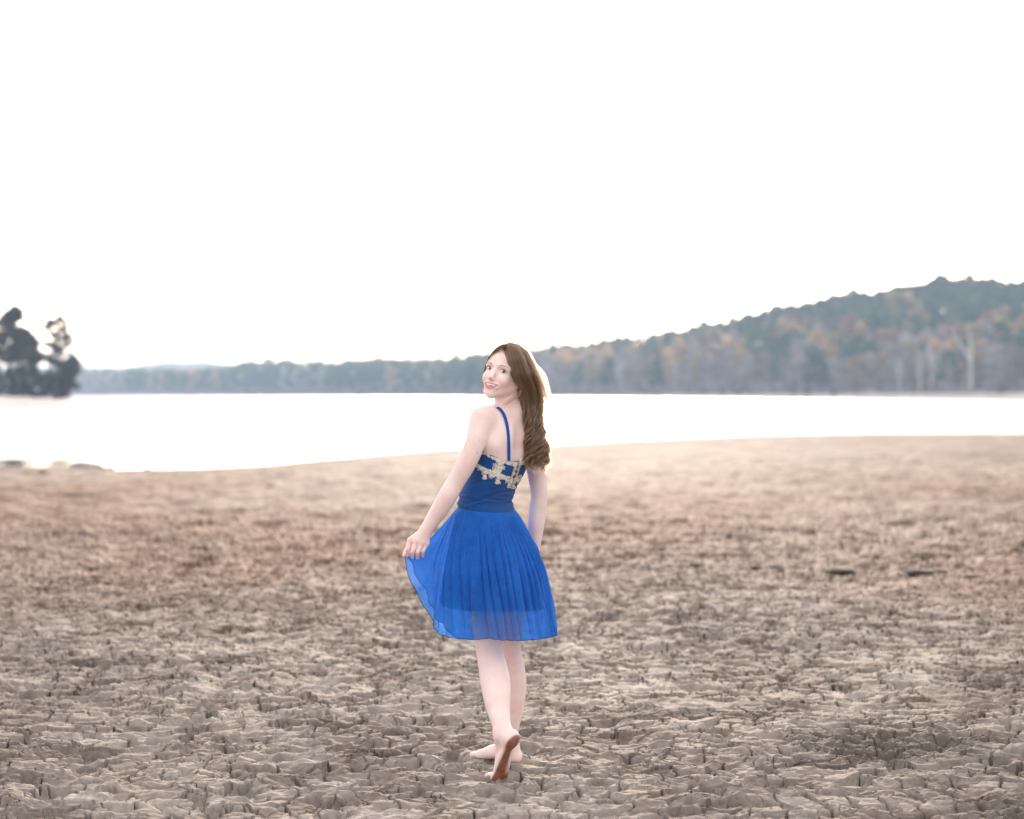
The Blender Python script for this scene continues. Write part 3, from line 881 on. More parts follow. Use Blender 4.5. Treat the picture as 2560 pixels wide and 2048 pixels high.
def ell(c, r, M=None, k=.02, sub=False):
    c = np.asarray(c, float); r = np.asarray(r, float)
    M = np.eye(3) if M is None else M
    R = r.max()
    s = region(c - R, c + R, k + .03)
    X, Y, Z = pts(s)
    x, y, z = X - c[0], Y - c[1], Z - c[2]
    q = [M[0, i] * x + M[1, i] * y + M[2, i] * z for i in range(3)]
    k0 = np.sqrt(sum((q[i] / r[i]) ** 2 for i in range(3)))
    k1 = np.sqrt(sum((q[i] / r[i] ** 2) ** 2 for i in range(3))) + 1e-6
    put(s, (k0 * (k0 - 1) / k1).astype(np.float32), k, sub)

# --- torso
s = region(np.array([-.40, 9.2, TZ.min()]), np.array([.2, 9.8, TZ.max()]), .0)
X, Y, Z = pts(s)
cx_, cy_, aa, bb = torso_at(Z)
u = (X - cx_) * RT[0] + (Y - cy_) * RT[1]
v = (X - cx_) * FW[0] + (Y - cy_) * FW[1]
rr = np.sqrt((u / aa) ** 2 + (v / bb) ** 2)
put(s, ((rr - 1) * np.minimum(aa, bb)).astype(np.float32), .02)
BF = np.stack([RT, FW, UP], 1)
hipc = V3(1246, 1405, 9.50)
for sg in (-1, 1):
    ell(hipc + RT * .075 * sg - FW * .055 + UP * .01, (.070, .068, .078), BF, .04)       # buttocks
    chestc = V3(1256, 1120, 9.50)
    ell(chestc + RT * .062 * sg + FW * .085 - UP * .01, (.055, .05, .052), BF, .03)     # bust
# --- shoulders and arms
LS, RS = V3(1207, 1049, 9.41), V3(1320, 1052, 9.59)
NB = V3(1275, 1032, 9.50)
cone(NB + UP * .005 - FW * .015, LS + UP * .012, .044, .040, .035)
cone(NB + UP * .005 - FW * .015, RS + UP * .005, .044, .040, .035)
cone(V3(1263, 1085, 9.42) , V3(1232, 1110, 9.395), .020, .022, .05)      # shoulder blade
la = [LS, V3(1199, 1068, 9.395), V3(1186, 1112, 9.368), V3(1166, 1158, 9.362), V3(1141, 1203, 9.37), V3(1121, 1237, 9.37), V3(1103, 1268, 9.38), V3(1084, 1297, 9.39), V3(1066, 1325, 9.395)]
chain(la[:2], [.0485, .0455], .022)
chain(la, [.0480, .0455, .0405, .0385, .0345, .0365, .0345, .0300, .0255], .005)
ra_ = [RS, V3(1327, 1075, 9.60), V3(1334, 1120, 9.61), V3(1341, 1170, 9.62), V3(1348, 1233, 9.63), V3(1345, 1262, 9.635), V3(1341, 1300, 9.64), V3(1337, 1340, 9.65), V3(1333, 1378, 9.66)]
chain(ra_, [.047, .045, .042, .0405, .0345, .0355, .0345, .030, .0245], .02)
# armpit crease
# --- neck and head frame
HM = None
def head_frame(yaw, pitch, roll):
    cy, sy, cp, sp, cr, sr = math.cos(yaw), math.sin(yaw), math.cos(pitch), math.sin(pitch), math.cos(roll), math.sin(roll)
    base = np.array([[1, 0, 0], [0, -1, 0], [0, 0, 1.]])
    Rx = np.array([[1, 0, 0], [0, cp, -sp], [0, sp, cp]]); Rz = np.array([[cy, -sy, 0], [sy, cy, 0], [0, 0, 1]]); Ry = np.array([[cr, 0, sr], [0, 1, 0], [-sr, 0, cr]])
    return Ry @ Rz @ Rx @ base
HM = head_frame(math.radians(-27), math.radians(-6), math.radians(14))
_em = HM @ np.array([0, .078, 0]) * 636
HO = V3(1239.5 - _em[0], 924 + _em[2], 9.47)
hl = lambda x, y, z: HO + HM @ np.array([x, y, z])
cone(hl(0, -.028, -.050), NB + FW * .0, .046, .050, .03)
cone(hl(.052, -.03, -.045), V3(1262, 1022, 9.455), .014, .016, .03)
ell(hl(0, -.018, .022), (.073, .092, .086), HM, .02)
ell(hl(0, .018, -.028), (.0555, .061, .068), HM, .025)
ell(hl(0, .028, .036), (.0535, .053, .050), HM, .025)
for sg in (-1, 1):
    cone(hl(.046 * sg, .0, -.045), hl(.012 * sg, .060, -.092), .017, .0135, .028)
    ell(hl(.034 * sg, .055, -.036), (.021, .022, .023), HM, .020)
    cone(hl(.046 * sg, .058, .013), hl(.014 * sg, .078, .015), .008, .008, .016)
ell(hl(0, .062, -.096), (.013, .014, .013), HM, .02)
for sg in (-1, 1): ell(hl(.031 * sg, .090, -.001), (.0165, .013, .0105), HM, .012, sub=True)
cone(hl(0, .075, .006), hl(0, .0945, -.034), .0060, .0080, .012)
ell(hl(0, .0955, -.0375), (.0080, .0080, .0070), HM, .006)
for sg in (-1, 1): ell(hl(.0100 * sg, .0875, -.0410), (.0060, .0070, .0054), HM, .005)
ell(hl(0, .074, -.066), (.031, .0115, .018), HM, .012)
for (mx_, mz_, mr_, mh_) in ((-.0185, -.0620, .0080, .0036), (-.010, -.0652, .0095, .0064), (0, -.0668, .0100, .0076), (.010, -.0652, .0095, .0064), (.0190, -.0616, .0080, .0036)):
    ell(hl(mx_, .092, mz_), (mr_, .0135, mh_), HM, .003, sub=True)
UL = [hl(-.0270, .0768, -.0595), hl(-.012, .0830, -.0585), hl(0, .0860, -.0600), hl(.012, .0830, -.0585), hl(.0275, .0768, -.0588)]
LL = [hl(-.0270, .0768, -.0595), hl(-.015, .0812, -.0718), hl(0, .0845, -.0772), hl(.015, .0812, -.0718), hl(.0275, .0768, -.0588)]
chain(UL, [.0014, .0024, .0024, .0024, .0014], .003)
chain(LL, [.0014, .0032, .0038, .0032, .0014], .003)
for sg in (-1, 1): ell(hl(.0715 * sg, -.010, -.018), (.006, .015, .025), HM, .008)
# --- hands
def finger(P, R, k=.0045): chain(P, R, k)
wr = la[-1]
kn = [V3(1025, 1351, 9.385), V3(1040, 1355, 9.377), V3(1054, 1358, 9.380), V3(1067, 1359, 9.390)]
pi_ = [V3(1019, 1374, 9.378), V3(1031, 1380, 9.370), V3(1044, 1382, 9.373), V3(1056.5, 1380, 9.383)]
ti_ = [V3(1020, 1389, 9.397), V3(1031, 1393, 9.392), V3(1044, 1395, 9.395), V3(1057, 1391, 9.402)]
for i in range(4):
    cone(wr, kn[i], .0175, .0115, .012)
    chain([kn[i], pi_[i], ti_[i]], [.0100, .0086, .0072] if i < 3 else [.0090, .0078, .0066], .0035)
chain([V3(1056, 1332, 9.41), V3(1030, 1358, 9.42), V3(1015, 1377, 9.417), V3(1010.5, 1389, 9.408)], [.014, .0115, .0092, .0075], .006)
w2 = ra_[-1]
for i in range(4):
    o_ = np.array([(-.024 + .016 * i), .012 * i, 0])
    k1 = w2 + np.array([0, 0, -.075]) + o_
    cone(w2, k1, .018, .011, .012)
    chain([k1, k1 + np.array([-.004, .01, -.035]), k1 + np.array([-.012, .02, -.060])], [.0095, .0085, .007], .0035)
chain([w2 + np.array([-.01, -.012, -.02]), w2 + np.array([-.035, -.02, -.06]), w2 + np.array([-.035, -.012, -.088])], [.013, .0105, .0085], .006)
# --- legs
ll = [V3(1214, 1392, 9.44), V3(1214, 1470, 9.42), V3(1216, 1545, 9.42), V3(1221, 1600, 9.43), V3(1226, 1640, 9.41), V3(1233, 1675, 9.37), V3(1239, 1712, 9.33), V3(1244, 1760, 9.27), V3(1252, 1805, 9.22), V3(1259, 1836, 9.185)]
chain(ll, [.088, .078, .062, .0555, .0530, .0560, .0575, .0480, .0370, .0320], .03)
rl = [V3(1280, 1395, 9.56), V3(1278, 1470, 9.58), V3(1272, 1545, 9.61), V3(1270, 1600, 9.64), V3(1272, 1640, 9.65), V3(1278, 1675, 9.66), V3(1281, 1712, 9.665), V3(1281, 1760, 9.67), V3(1277, 1805, 9.68), V3(1275, 1842, 9.69), V3(1276, 1866, 9.69)]
chain(rl, [.088, .078, .062, .0545, .0520, .0550, .0560, .0480, .0375, .0310, .0300], .03)
SOLES = []
def foot(heel, ball, up, ankle, toe_dir, med, ln=.045):
    """heel, ball: points on the sole's middle line; up: dorsal direction; med: towards the big toe"""
    f = ball - heel; L = np.linalg.norm(f); f = f / L
    up = up - f * (up @ f); up /= np.linalg.norm(up)
    l = np.cross(f, up); l *= np.sign(l @ med)
    A = lambda a, b_, c: heel + f * a + l * b_ + up * c
    Mf = np.stack([f, l, up], 1)
    ell(A(.004, 0, .024), (.034, .028, .028), Mf, .015)
    cone(A(.006, 0, .030), ankle, .026, .029, .03)
    cone(A(.01, -.008, .020), A(L * .98, -.024, .014), .021, .014, .02, n=up, fl=1.15)   # outer edge
    cone(A(.03, .010, .036), A(L * 1.0, .022, .019), .019, .019, .02)                    # arch
    cone(ankle + f * .012, A(L * .75, .004, .034), .027, .020, .03)                       # instep
    ell(A(L * 1.0, .020, .017), (.022, .019, .017), Mf, .012)
    ell(A(L * .97, -.022, .014), (.020, .017, .014), Mf, .012)
    td = toe_dir / np.linalg.norm(toe_dir)
    for i, (lt, ll_, r_) in enumerate(((.026, ln * 1.05, .0115), (.010, ln * 1.0, .0085), (-.004, ln * .9, .0080), (-.017, ln * .76, .0075), (-.029, ln * .6, .0072))):
        p0 = A(L * 1.0 - .004 * i, lt * .9, .016); p1 = p0 + td * (ll_ * .55 + .012) + l * lt * .12 + up * .002; p2 = p0 + td * (ll_ + .010) + l * lt * .15 - up * .002
        chain([p0, p1, p2], [r_ * 1.15, r_ * .92, r_], .005)
    SOLES.append((heel, f, l, up, L))
# trailing left foot: heel raised, sole turned to the camera
hb, bb_ = V3(1288, 1856, 9.125), V3(1253, 1946, 9.235)
f_ = bb_ - hb
up_l = np.array([-.62, .70, .35])
foot(hb, bb_, up_l, ll[-1], np.array([-.72, .42, -.10]), np.array([.8, .5, 0]), .040)
# supporting right foot, flat, pointing left and away
h2, b2 = V3(1285, 1904, 9.695), V3(1212, 1897, 9.785)
h2[2] = .000; b2[2] = .002
foot(h2, b2, UP, rl[-1], np.array([-.80, .55, .0]), np.array([-.6, -.8, 0]), .030)
# --- small modelling: spine furrow, waist hollow
cone_pts = [V3(1303, 1075, 9.418), V3(1303, 1120, 9.412), V3(1296, 1160, 9.410)]
for i in range(2):
    a, b = cone_pts[i], cone_pts[i + 1]
    s = region(np.minimum(a, b), np.maximum(a, b), .06); X, Y, Z = pts(s)
    ba = b - a; h = np.clip(((X - a[0]) * ba[0] + (Y - a[1]) * ba[1] + (Z - a[2]) * ba[2]) / (ba @ ba), 0, 1)
    dd = np.sqrt((X - a[0] - h * ba[0]) ** 2 + (Y - a[1] - h * ba[1]) ** 2 + (Z - a[2] - h * ba[2]) ** 2) - .012
    put(s, dd.astype(np.float32), .035, True)

def surface_nets(D, xs, ys, zs):
    S = D < 0
    c = S[:-1, :-1, :-1].astype(np.int8)
    for dx, dy, dz in ((1, 0, 0), (0, 1, 0), (0, 0, 1), (1, 1, 0), (1, 0, 1), (0, 1, 1), (1, 1, 1)):
        c += S[dx:S.shape[0] - 1 + dx, dy:S.shape[1] - 1 + dy, dz:S.shape[2] - 1 + dz]
    ci = np.argwhere((c > 0) & (c < 8))
    idx = np.full(c.shape, -1, np.int32); idx[tuple(ci.T)] = np.arange(len(ci))
    acc = np.zeros((len(ci), 3)); cnt = np.zeros(len(ci))
    cor = [(i, j, k) for i in (0, 1) for j in (0, 1) for k in (0, 1)]
    val = {q: D[ci[:, 0] + q[0], ci[:, 1] + q[1], ci[:, 2] + q[2]] for q in cor}
    for a in cor:
        for ax in range(3):
            if a[ax] == 1: continue
            b = list(a); b[ax] = 1; b = tuple(b)
            va, vb = val[a], val[b]
            m = (va < 0) != (vb < 0)
            t = np.where(m, va / np.where(m, va - vb, 1), 0)
            p = np.zeros((len(ci), 3)); p[:] = a; p[:, ax] = t
            acc += p * m[:, None]; cnt += m
    f = acc / cnt[:, None]
    V = np.stack([g[ci[:, i]] + f[:, i] * (g[ci[:, i] + 1] - g[ci[:, i]]) for i, g in enumerate((xs, ys, zs))], -1)
    Q = []
    for ax in range(3):
        o1, o2 = [(1, 2), (2, 0), (0, 1)][ax]
        sl0 = [slice(None)] * 3; sl1 = [slice(None)] * 3
        sl0[ax] = slice(0, -1); sl1[ax] = slice(1, None)
        e = np.argwhere(S[tuple(sl0)] != S[tuple(sl1)])
        e = e[(e[:, o1] > 0) & (e[:, o2] > 0) & (e[:, o1] < S.shape[o1] - 1) & (e[:, o2] < S.shape[o2] - 1)]
        inside = S[tuple(e.T)]
        c4 = []
        for d1, d2 in ((0, 0), (1, 0), (1, 1), (0, 1)):
            q = e.copy(); q[:, o1] -= d1; q[:, o2] -= d2
            c4.append(idx[tuple(q.T)])
        q = np.stack(c4, 1)
        q[~inside] = q[~inside][:, ::-1]
        Q.append(q)
    return V, np.concatenate(Q)
bv, bq = surface_nets(D, gx_, gy_, gz_)
def lap(V, Q, it, lam=.5):
    n = len(V); e = np.concatenate([Q[:, [0, 1]], Q[:, [1, 2]], Q[:, [2, 3]], Q[:, [3, 0]]])
    for _ in range(it):
        s = np.zeros_like(V); c = np.zeros(n)
        for a, b in ((0, 1), (1, 0)):
            for k in range(3): s[:, k] += np.bincount(e[:, a], V[e[:, b], k], n)
            c += np.bincount(e[:, a], minlength=n)
        V = V + lam * (s / np.maximum(c, 1)[:, None] - V)
    return V
bv = lap(bv, bq, 2, .5); bv = lap(bv, bq, 1, -.3)
del D
# --- pigment: lips, cheeks, knuckles, hair roots and the muddy sole
SKIN = np.array([.86, .69, .635])
col = np.tile(SKIN, (len(bv), 1))
def mixc(m, c):
    global col
    col = col * (1 - m[:, None]) + np.array(c) * m[:, None]
q = (bv - HO) @ HM
def segd(P, A_, B_):
    ba = B_ - A_; h = np.clip(((P - A_) @ ba) / (ba @ ba), 0, 1)
    return np.linalg.norm(P - A_ - h[:, None] * ba, axis=1)
nearh = np.linalg.norm(bv - HO, axis=1) < .16
for sg in (-1, 1):
    r = np.linalg.norm((q - np.array([.040 * sg, .058, -.040])) / np.array([1, 1, .8]), axis=1)
    mixc(.55 * (1 - sstep(.006, .032, r)) * nearh, (.82, .46, .42))
mixc(.4 * (1 - sstep(.004, .014, np.linalg.norm(q - np.array([0, .10, -.043]), axis=1))) * nearh, (.78, .42, .36))
for P_, rad in ((UL, .0025), (LL, .0038)):
    Pq = [(p_ - HO) @ HM for p_ in P_]
    flat = np.array([1, 0, 1.])
    dl = np.min([segd(q * flat, Pq[i] * flat, Pq[i + 1] * flat) for i in range(4)], axis=0) + (q[:, 1] < .06) * 1.0
    mixc((1 - sstep(rad * .8, rad * 1.25, dl)) * nearh, (.66, .25, .27))
inner = (np.abs(q[:, 0]) < .022) & (np.abs(q[:, 2] + .0655) < .0065) & (q[:, 1] < .0805 - 8 * q[:, 0] ** 2) & (q[:, 1] > .06)
mixc(inner * nearh * .9, (.12, .03, .03))
for sg in (-1, 1):
    r = np.linalg.norm((q - np.array([.032 * sg, .078, .0055])) / np.array([1.5, 2, .8]), axis=1)
    mixc(.45 * (1 - sstep(.005, .013, r)) * nearh, (.45, .27, .22))
hairz = (((q[:, 2] > .081 + .2 * q[:, 0] ** 2) & (q[:, 1] < .075)) | ((q[:, 1] < .012 + .15 * (q[:, 2] - .02)) & (q[:, 2] > -.02)) | ((q[:, 1] < -.03) & (q[:, 2] > -.075))) & nearh
mixc(hairz * 1.0, (.055, .035, .024))
for p in kn + [k_ for k_ in pi_]:
    mixc(.35 * (1 - sstep(.004, .012, np.linalg.norm(bv - p - np.array([0, -.008, 0]), axis=1))), (.82, .40, .35))
for k_, (heel, f, l, up, L) in enumerate(SOLES):
    rel = bv - heel
    a, b_, c_ = rel @ f, rel @ l, rel @ up
    near = (a > -.06) & (a < L + .09) & (np.abs(b_) < .055) & (c_ < .06) & (bv[:, 2] < .26)
    # vertices whose surface looks down out of the sole
    hgt_ = c_ - np.where(a < .0, .0, 0)
    arch = sstep(.002, .016, b_) * sstep(.035, .06, a) * (1 - sstep(L * .80, L * .95, a))
    th = .014 if k_ == 0 else .007
    m = near * (1 - sstep(th * .5, th, c_ + arch * .006))
    n_ = .5 + .5 * gnoise(a * 60 + 3, b_ * 60, 3)
    dirt = np.array([.38, .15, .09]) * (1 - .45 * n_[:, None]) if k_ == 0 else np.array([.60, .30, .20]) * np.ones((len(bv), 1))
    mm = (m * (1 - .55 * arch))[:, None]
    col = col * (1 - mm) + dirt * mm
    if k_ == 0:
        st = m * (1 - sstep(.004, .011, np.abs(b_ + .002 + .004 * n_))) * sstep(.05, .07, a) * (1 - sstep(.10, .125, a))
        mixc(st * .8, (.10, .07, .05))
        sp = m * (gnoise(a * 190, b_ * 190, 9) > .62)
        mixc(sp * .7, (.08, .05, .04))
for (mx_, my_, md) in ((1199, 1101, 9.34), (1194, 1132, 9.34)):
    pm = V3(mx_, my_, md)
    dd = np.hypot(bv[:, 0] - pm[0], bv[:, 2] - pm[2])
    mixc(.7 * (dd < .0022) * (bv[:, 1] < 9.40), (.35, .12, .09))

def skin_material():
    m, nt, b = mat('skin', tuple(SKIN), .48, .35)
    L = nt.links.new
    at = N(nt, 'ShaderNodeAttribute', _attribute_name='pigment')
    tc = N(nt, 'ShaderNodeTexCoord'); nz = N(nt, 'ShaderNodeTexNoise', Scale=14, Detail=6, Roughness=.65); L(tc.outputs['Object'], nz.inputs['Vector'])
    cr = N(nt, 'ShaderNodeValToRGB'); L(nz.outputs['Fac'], cr.inputs[0])
    cr.color_ramp.elements[0].position = .3; cr.color_ramp.elements[0].color = (.93, .82, .80, 1)
    cr.color_ramp.elements[1].position = .7; cr.color_ramp.elements[1].color = (1, 1, 1, 1)
    mx = N(nt, 'ShaderNodeMix', _data_type='RGBA', _blend_type='MULTIPLY'); mx.inputs[0].default_value = 1
    L(at.outputs['Color'], mx.inputs[6]); L(cr.outputs[0], mx.inputs[7]); L(mx.outputs[2], b.inputs['Base Color'])
    b.inputs['Subsurface Weight'].default_value = .35
    b.inputs['Subsurface Radius'].default_value = (1.0, .35, .18)
    b.inputs['Subsurface Scale'].default_value = .012
    return m
M_SKIN = skin_material()
person = link('person', None, loc=V3(1262, 1915, 9.5) * np.array([1, 1, 0]))
tag(person, 'barefoot girl in a short blue dress looking back over her shoulder on cracked mud', 'person')
PO = np.array(person.location)
def pmesh(name, V, quads=None, tris=None, parent=None, **kw):
    me = np_mesh(name, np.asarray(V) - PO, quads, tris, **kw)
    o = link(name, me, person)
    if parent is not None: o.parent = parent
    return o
body = pmesh('body', bv, bq, mats=[M_SKIN])
set_attr(body.data, 'pigment', np.concatenate([np.clip(col, 0, 1), np.ones((len(col), 1))], 1), 'FLOAT_COLOR')

bvh = BVHTree.FromPolygons([tuple(v) for v in bv.astype(float)], [tuple(f) for f in bq.tolist()])
CAMV = Vector((0, 0, CAMZ))
def cast(px, py, tree=bvh):
    d = (PX(px, py, 9.5) - CAMV).normalized()
    h = tree.ray_cast(CAMV, d)
    return (np.array(h[0]), np.array(h[1])) if h[0] is not None else (None, None)

# --- eyes, brows, teeth, earring
import bmesh
def sphere(c, r, M=None, seg=16):
    bm = bmesh.new(); bmesh.ops.create_uvsphere(bm, u_segments=seg, v_segments=seg // 2 + 2, radius=1)
    V = np.array([v.co[:] for v in bm.verts]); T, Q4 = [], []
    for f in bm.faces:
        ids = [v.index for v in f.verts]
        (T if len(ids) == 3 else Q4).append(ids)
    bm.free()
    M = np.eye(3) if M is None else M
    return (V * np.asarray(r)) @ M.T + np.asarray(c), np.array(Q4), np.array(T)
M_EYEW, nt, b = mat('eye_white', (.82, .80, .80), .15, .5)
M_IRIS, nt, b = mat('iris_grey', (.055, .075, .085), .1, .5)
M_PUP, nt, b = mat('pupil', (.005, .005, .005), .05, .6)
M_LASH, nt, b = mat('lash', (.02, .013, .01), .6, .2)
M_BROW, nt, b = mat('brow_hair', (.24, .15, .11), .7, .2)
M_TOOTH, nt, b = mat('tooth_enamel', (.93, .91, .88), .2, .5)
M_SILVER, nt, b = mat('earring_metal', (.85, .82, .80), .2, .5); b.inputs['Metallic'].default_value = 1
FWD = HM[:, 1]; HR = HM[:, 0]; HU = HM[:, 2]
FACE = {}
def eye(x, z, name_l, tilt, outer):
    px_c = None
    c0 = hl(x, .0, z)
    h = bvh.ray_cast(Vector(hl(x, .14, z)), Vector(-FWD))
    c = np.array(h[0]) - FWD * .0035
    V, Q4, T = sphere(c, (.0128, .0066, .0064), HM @ np.array([[math.cos(tilt), 0, math.sin(tilt)], [0, 1, 0], [-math.sin(tilt), 0, math.cos(tilt)]]))
    e = pmesh('eye', V, Q4, T, mats=[M_EYEW])
    g = (np.array([0, 0, CAMZ]) - c); g /= np.linalg.norm(g)
    gc = c + FWD * .0052 + HR * (.0036)
    V, Q4, T = sphere(gc, (.0062, .0018, .0062), HM); pmesh('iris', V, Q4, T, parent=e, mats=[M_IRIS])
    V, Q4, T = sphere(gc + FWD * .0009, (.0029, .0012, .0029), HM); pmesh('pupil', V, Q4, T, parent=e, mats=[M_PUP])
    V, Q4, T = sphere(gc + FWD * .0018 + HU * .002 - HR * .0015, (.0009, .0005, .0009), HM, 8); pmesh('glint', V, Q4, T, parent=e, mats=[M_EYEW])
    up = []
    for t in np.linspace(-1, 1.18, 9):
        dx = .0130 * t * outer
        up.append(c + HR * (dx) + HU * (.0062 * (1 - abs(t) ** 2.2) + .0004 - .0012 * (t > 1) + dx * math.tan(-tilt) * 1.0) + FWD * (.0048 * max(0, 1 - t * t) + .0018))
    V, Q = tube(up, np.array([.0006, .0009, .0011, .0012, .0013, .0014, .0015, .0013, .0005]), 6)
    pmesh('eyelashes', V, Q, mats=[M_LASH])
    lo = []
    for t in np.linspace(-.9, 1.0, 7):
        dx = .0130 * t * outer
        lo.append(c + HR * dx + HU * (-.0066 * (1 - abs(t) ** 2.2) + dx * math.tan(-tilt)) + FWD * (.0045 * max(0, 1 - t * t) + .0012))
    V, Q = tube(lo, np.array([.0003, .0004, .0005, .0006, .0006, .0006, .0003]), 5)
    pmesh('eyelashes', V, Q, mats=[M_BROW])
    br = []
    for t in np.linspace(-1, 1, 9):
        dx = .019 * t * outer
        zz = z + .0165 + .0034 * (1 - (t - .2) ** 2) - .0050 * max(0, t - .2)
        hh = bvh.ray_cast(Vector(hl(x + dx + .002 * outer, .14, zz)), Vector(-FWD))
        br.append(np.array(hh[0]) + FWD * .0004)
    V, Q = tube(br, np.array([.0008, .0014, .0017, .0016, .0014, .0012, .0010, .0007, .0003]), 6)
    pmesh('eyebrow', V, Q, mats=[M_BROW])
eye(.0305, .000, 'l', 0.04, 1)
eye(-.0305, .000, 'r', -0.04, -1)
tv, tq = [], []
for i in range(8):
    x = (i - 3.5) * .0049
    V, Q4, T = sphere(hl(x, .0850 - 17 * x * x, -.0630 + 8 * x * x), (.0032, .0018, .0050 if i in (3, 4) else .0044), HM, 8)
    pmesh('tooth', V, Q4, T, mats=[M_TOOTH])
ec, en = cast(1295.5, 965)
if ec is None: ec = hl(.073, -.008, -.036)
V, Q4, T = sphere(ec + np.array([0, -.004, 0]), (.0028,) * 3, None, 10); pmesh('earring', V, Q4, T, mats=[M_SILVER])

# ------------------------------------------------------------------ dress
def cloth_mat(name, c1, c2, transp=0.0, transl=.25, weave=900.0, rib=0.0, rough=.8, sheen=.2):
    m = bpy.data.materials.new(name); m.use_nodes = True; nt = m.node_tree
    b = nt.nodes['Principled BSDF']; out = nt.nodes['Material Output']
    L = nt.links.new
    tc = N(nt, 'ShaderNodeTexCoord'); nz = N(nt, 'ShaderNodeTexNoise', Scale=9, Detail=7, Roughness=.7); L(tc.outputs['Object'], nz.inputs['Vector'])
    cr = N(nt, 'ShaderNodeValToRGB'); L(nz.outputs['Fac'], cr.inputs[0])
    cr.color_ramp.elements[0].position = .3; cr.color_ramp.elements[0].color = (*c1, 1)
    cr.color_ramp.elements[1].position = .7; cr.color_ramp.elements[1].color = (*c2, 1)
    L(cr.outputs[0], b.inputs['Base Color'])
    b.inputs['Roughness'].default_value = rough; b.inputs['Specular IOR Level'].default_value = .15
    b.inputs['Sheen Weight'].default_value = sheen
    wv = N(nt, 'ShaderNodeTexNoise', Scale=weave, Detail=2); L(tc.outputs['Object'], wv.inputs['Vector'])
    bp = N(nt, 'ShaderNodeBump', Strength=.25, Distance=.0006); L(wv.outputs['Fac'], bp.inputs['Height'])
    last = bp
    if rib:
        at = N(nt, 'ShaderNodeAttribute', _attribute_name='around')
        ml = N(nt, 'ShaderNodeMath', _operation='MULTIPLY'); ml.inputs[1].default_value = rib; L(at.outputs['Fac'], ml.inputs[0])
        sn = N(nt, 'ShaderNodeMath', _operation='SINE'); L(ml.outputs[0], sn.inputs[0])
        b2 = N(nt, 'ShaderNodeBump', Strength=.6, Distance=.0010); L(sn.outputs[0], b2.inputs['Height']); L(bp.outputs[0], b2.inputs['Normal'])
        last = b2
    L(last.outputs[0], b.inputs['Normal'])
    cur = b.outputs[0]
    if transl:
        t = N(nt, 'ShaderNodeBsdfTranslucent'); L(cr.outputs[0], t.inputs[0]); L(last.outputs[0], t.inputs['Normal'])
        mx = N(nt, 'ShaderNodeMixShader'); mx.inputs[0].default_value = transl; L(cur, mx.inputs[1]); L(t.outputs[0], mx.inputs[2]); cur = mx.outputs[0]
    if transp:
        t = N(nt, 'ShaderNodeBsdfTransparent'); t.inputs[0].default_value = (.72, .80, 1, 1)
        mx = N(nt, 'ShaderNodeMixShader'); mx.inputs[0].default_value = transp; L(cur, mx.inputs[1]); L(t.outputs[0], mx.inputs[2]); cur = mx.outputs[0]
    L(cur, out.inputs['Surface'])
    return m
M_CHIF = cloth_mat('blue_chiffon', (.012, .150, .52), (.030, .230, .74), transp=.29, transl=.40)
M_LIN = cloth_mat('blue_lining', (.006, .100, .37), (.010, .130, .47), transl=.05)
M_BOD = cloth_mat('blue_smocked_shaded', (.007, .052, .20), (.011, .075, .28), transl=0, rib=1.0, sheen=.1)  # same blue dress cloth, base darkened to paint in the bodice's dimmer light
M_STRAP = cloth_mat('blue_strap_cloth', (.007, .065, .28), (.010, .08, .34), transl=0)
M_HEM = cloth_mat('dark_blue_thread', (.006, .03, .17), (.008, .04, .2), transl=0)
M_LACE = cloth_mat('ivory_crochet', (.72, .64, .51), (.86, .79, .67), transl=0, weave=500, sheen=.1)
M_ZIP, nt, b = mat('brass_zip', (.14, .09, .05), .4, .5)

# bodice: the torso surface a few millimetres out
TOPL = np.array([(-.16, 1130), (-.09, 1127), (-.060, 1133), (-.03, 1141), (0.0, 1148), (.03, 1153), (.06, 1153), (.10, 1148), (.16, 1140)])
nth, nv = 220, 64
th = np.linspace(0, 2 * math.pi, nth, endpoint=False)
zb = CAMZ - (1292 - HY) / F * 9.5
VB = []
lat = np.cos(th) * .128
px_like = 1258 + (np.cos(th) * .128 * RT[0] + np.sin(th) * .095 * FW[0]) * 636
front = np.sin(th) > 0
top_row = np.where(front, 1118 + 10 * np.cos(2 * th), np.interp(px_like, [1185, 1211, 1234, 1262, 1280, 1300, 1321, 1345], [1124, 1127, 1137, 1148, 1153, 1152, 1147, 1140]))
ztop = CAMZ - (top_row - HY) / F * 9.5
for i in range(nv):
    t = i / (nv - 1)
    z = zb + (ztop - zb) * t
    cx, cyy, aa, bb2 = torso_at(z)
    rowpx = HY + (CAMZ - z) * F / 9.5
    off = .0065 + 0 * th
    for (r0, amp, wd, ph) in ((1232, .0030, 4.0, .3), (1243, .0022, 3.0, 1.2), (1250, .0035, 3.6, 2.0), (1222, .0016, 3.4, .9), (1208, .0014, 4, 2.7)):
        rc = r0 + 5 * np.sin(th * 2 + ph) + 3 * np.sin(th * 5 + ph * 2)
        amp = amp * 1.45
        off = off - amp * np.exp(-((rowpx - rc) / wd) ** 2) * (.55 + .45 * np.sin(th * 3 + ph)) + amp * .7 * np.exp(-((rowpx - rc - 5.5) / wd) ** 2)
    bust = front * .045 * np.exp(-((rowpx - 1135) / 26.) ** 2) * np.abs(np.cos(th)) * 1.0
    ex = (aa + off + 0 * bust)[:, None] * np.cos(th)[:, None] * RT + (bb2 + off + bust)[:, None] * np.sin(th)[:, None] * FW
    VB.append(np.stack([cx, cyy, z], 1) + ex)
VB = np.concatenate(VB)
i_ = np.arange(nv - 1)[:, None] * nth; j_ = np.arange(nth)[None]; j2 = (j_ + 1) % nth
QB = np.stack([i_ + j_, i_ + j2, i_ + nth + j2, i_ + nth + j_], -1).reshape(-1, 4)
bodice = pmesh('bodice', VB, QB, mats=[M_BOD])
set_attr(bodice.data, 'around', np.tile(th * 210, nv))
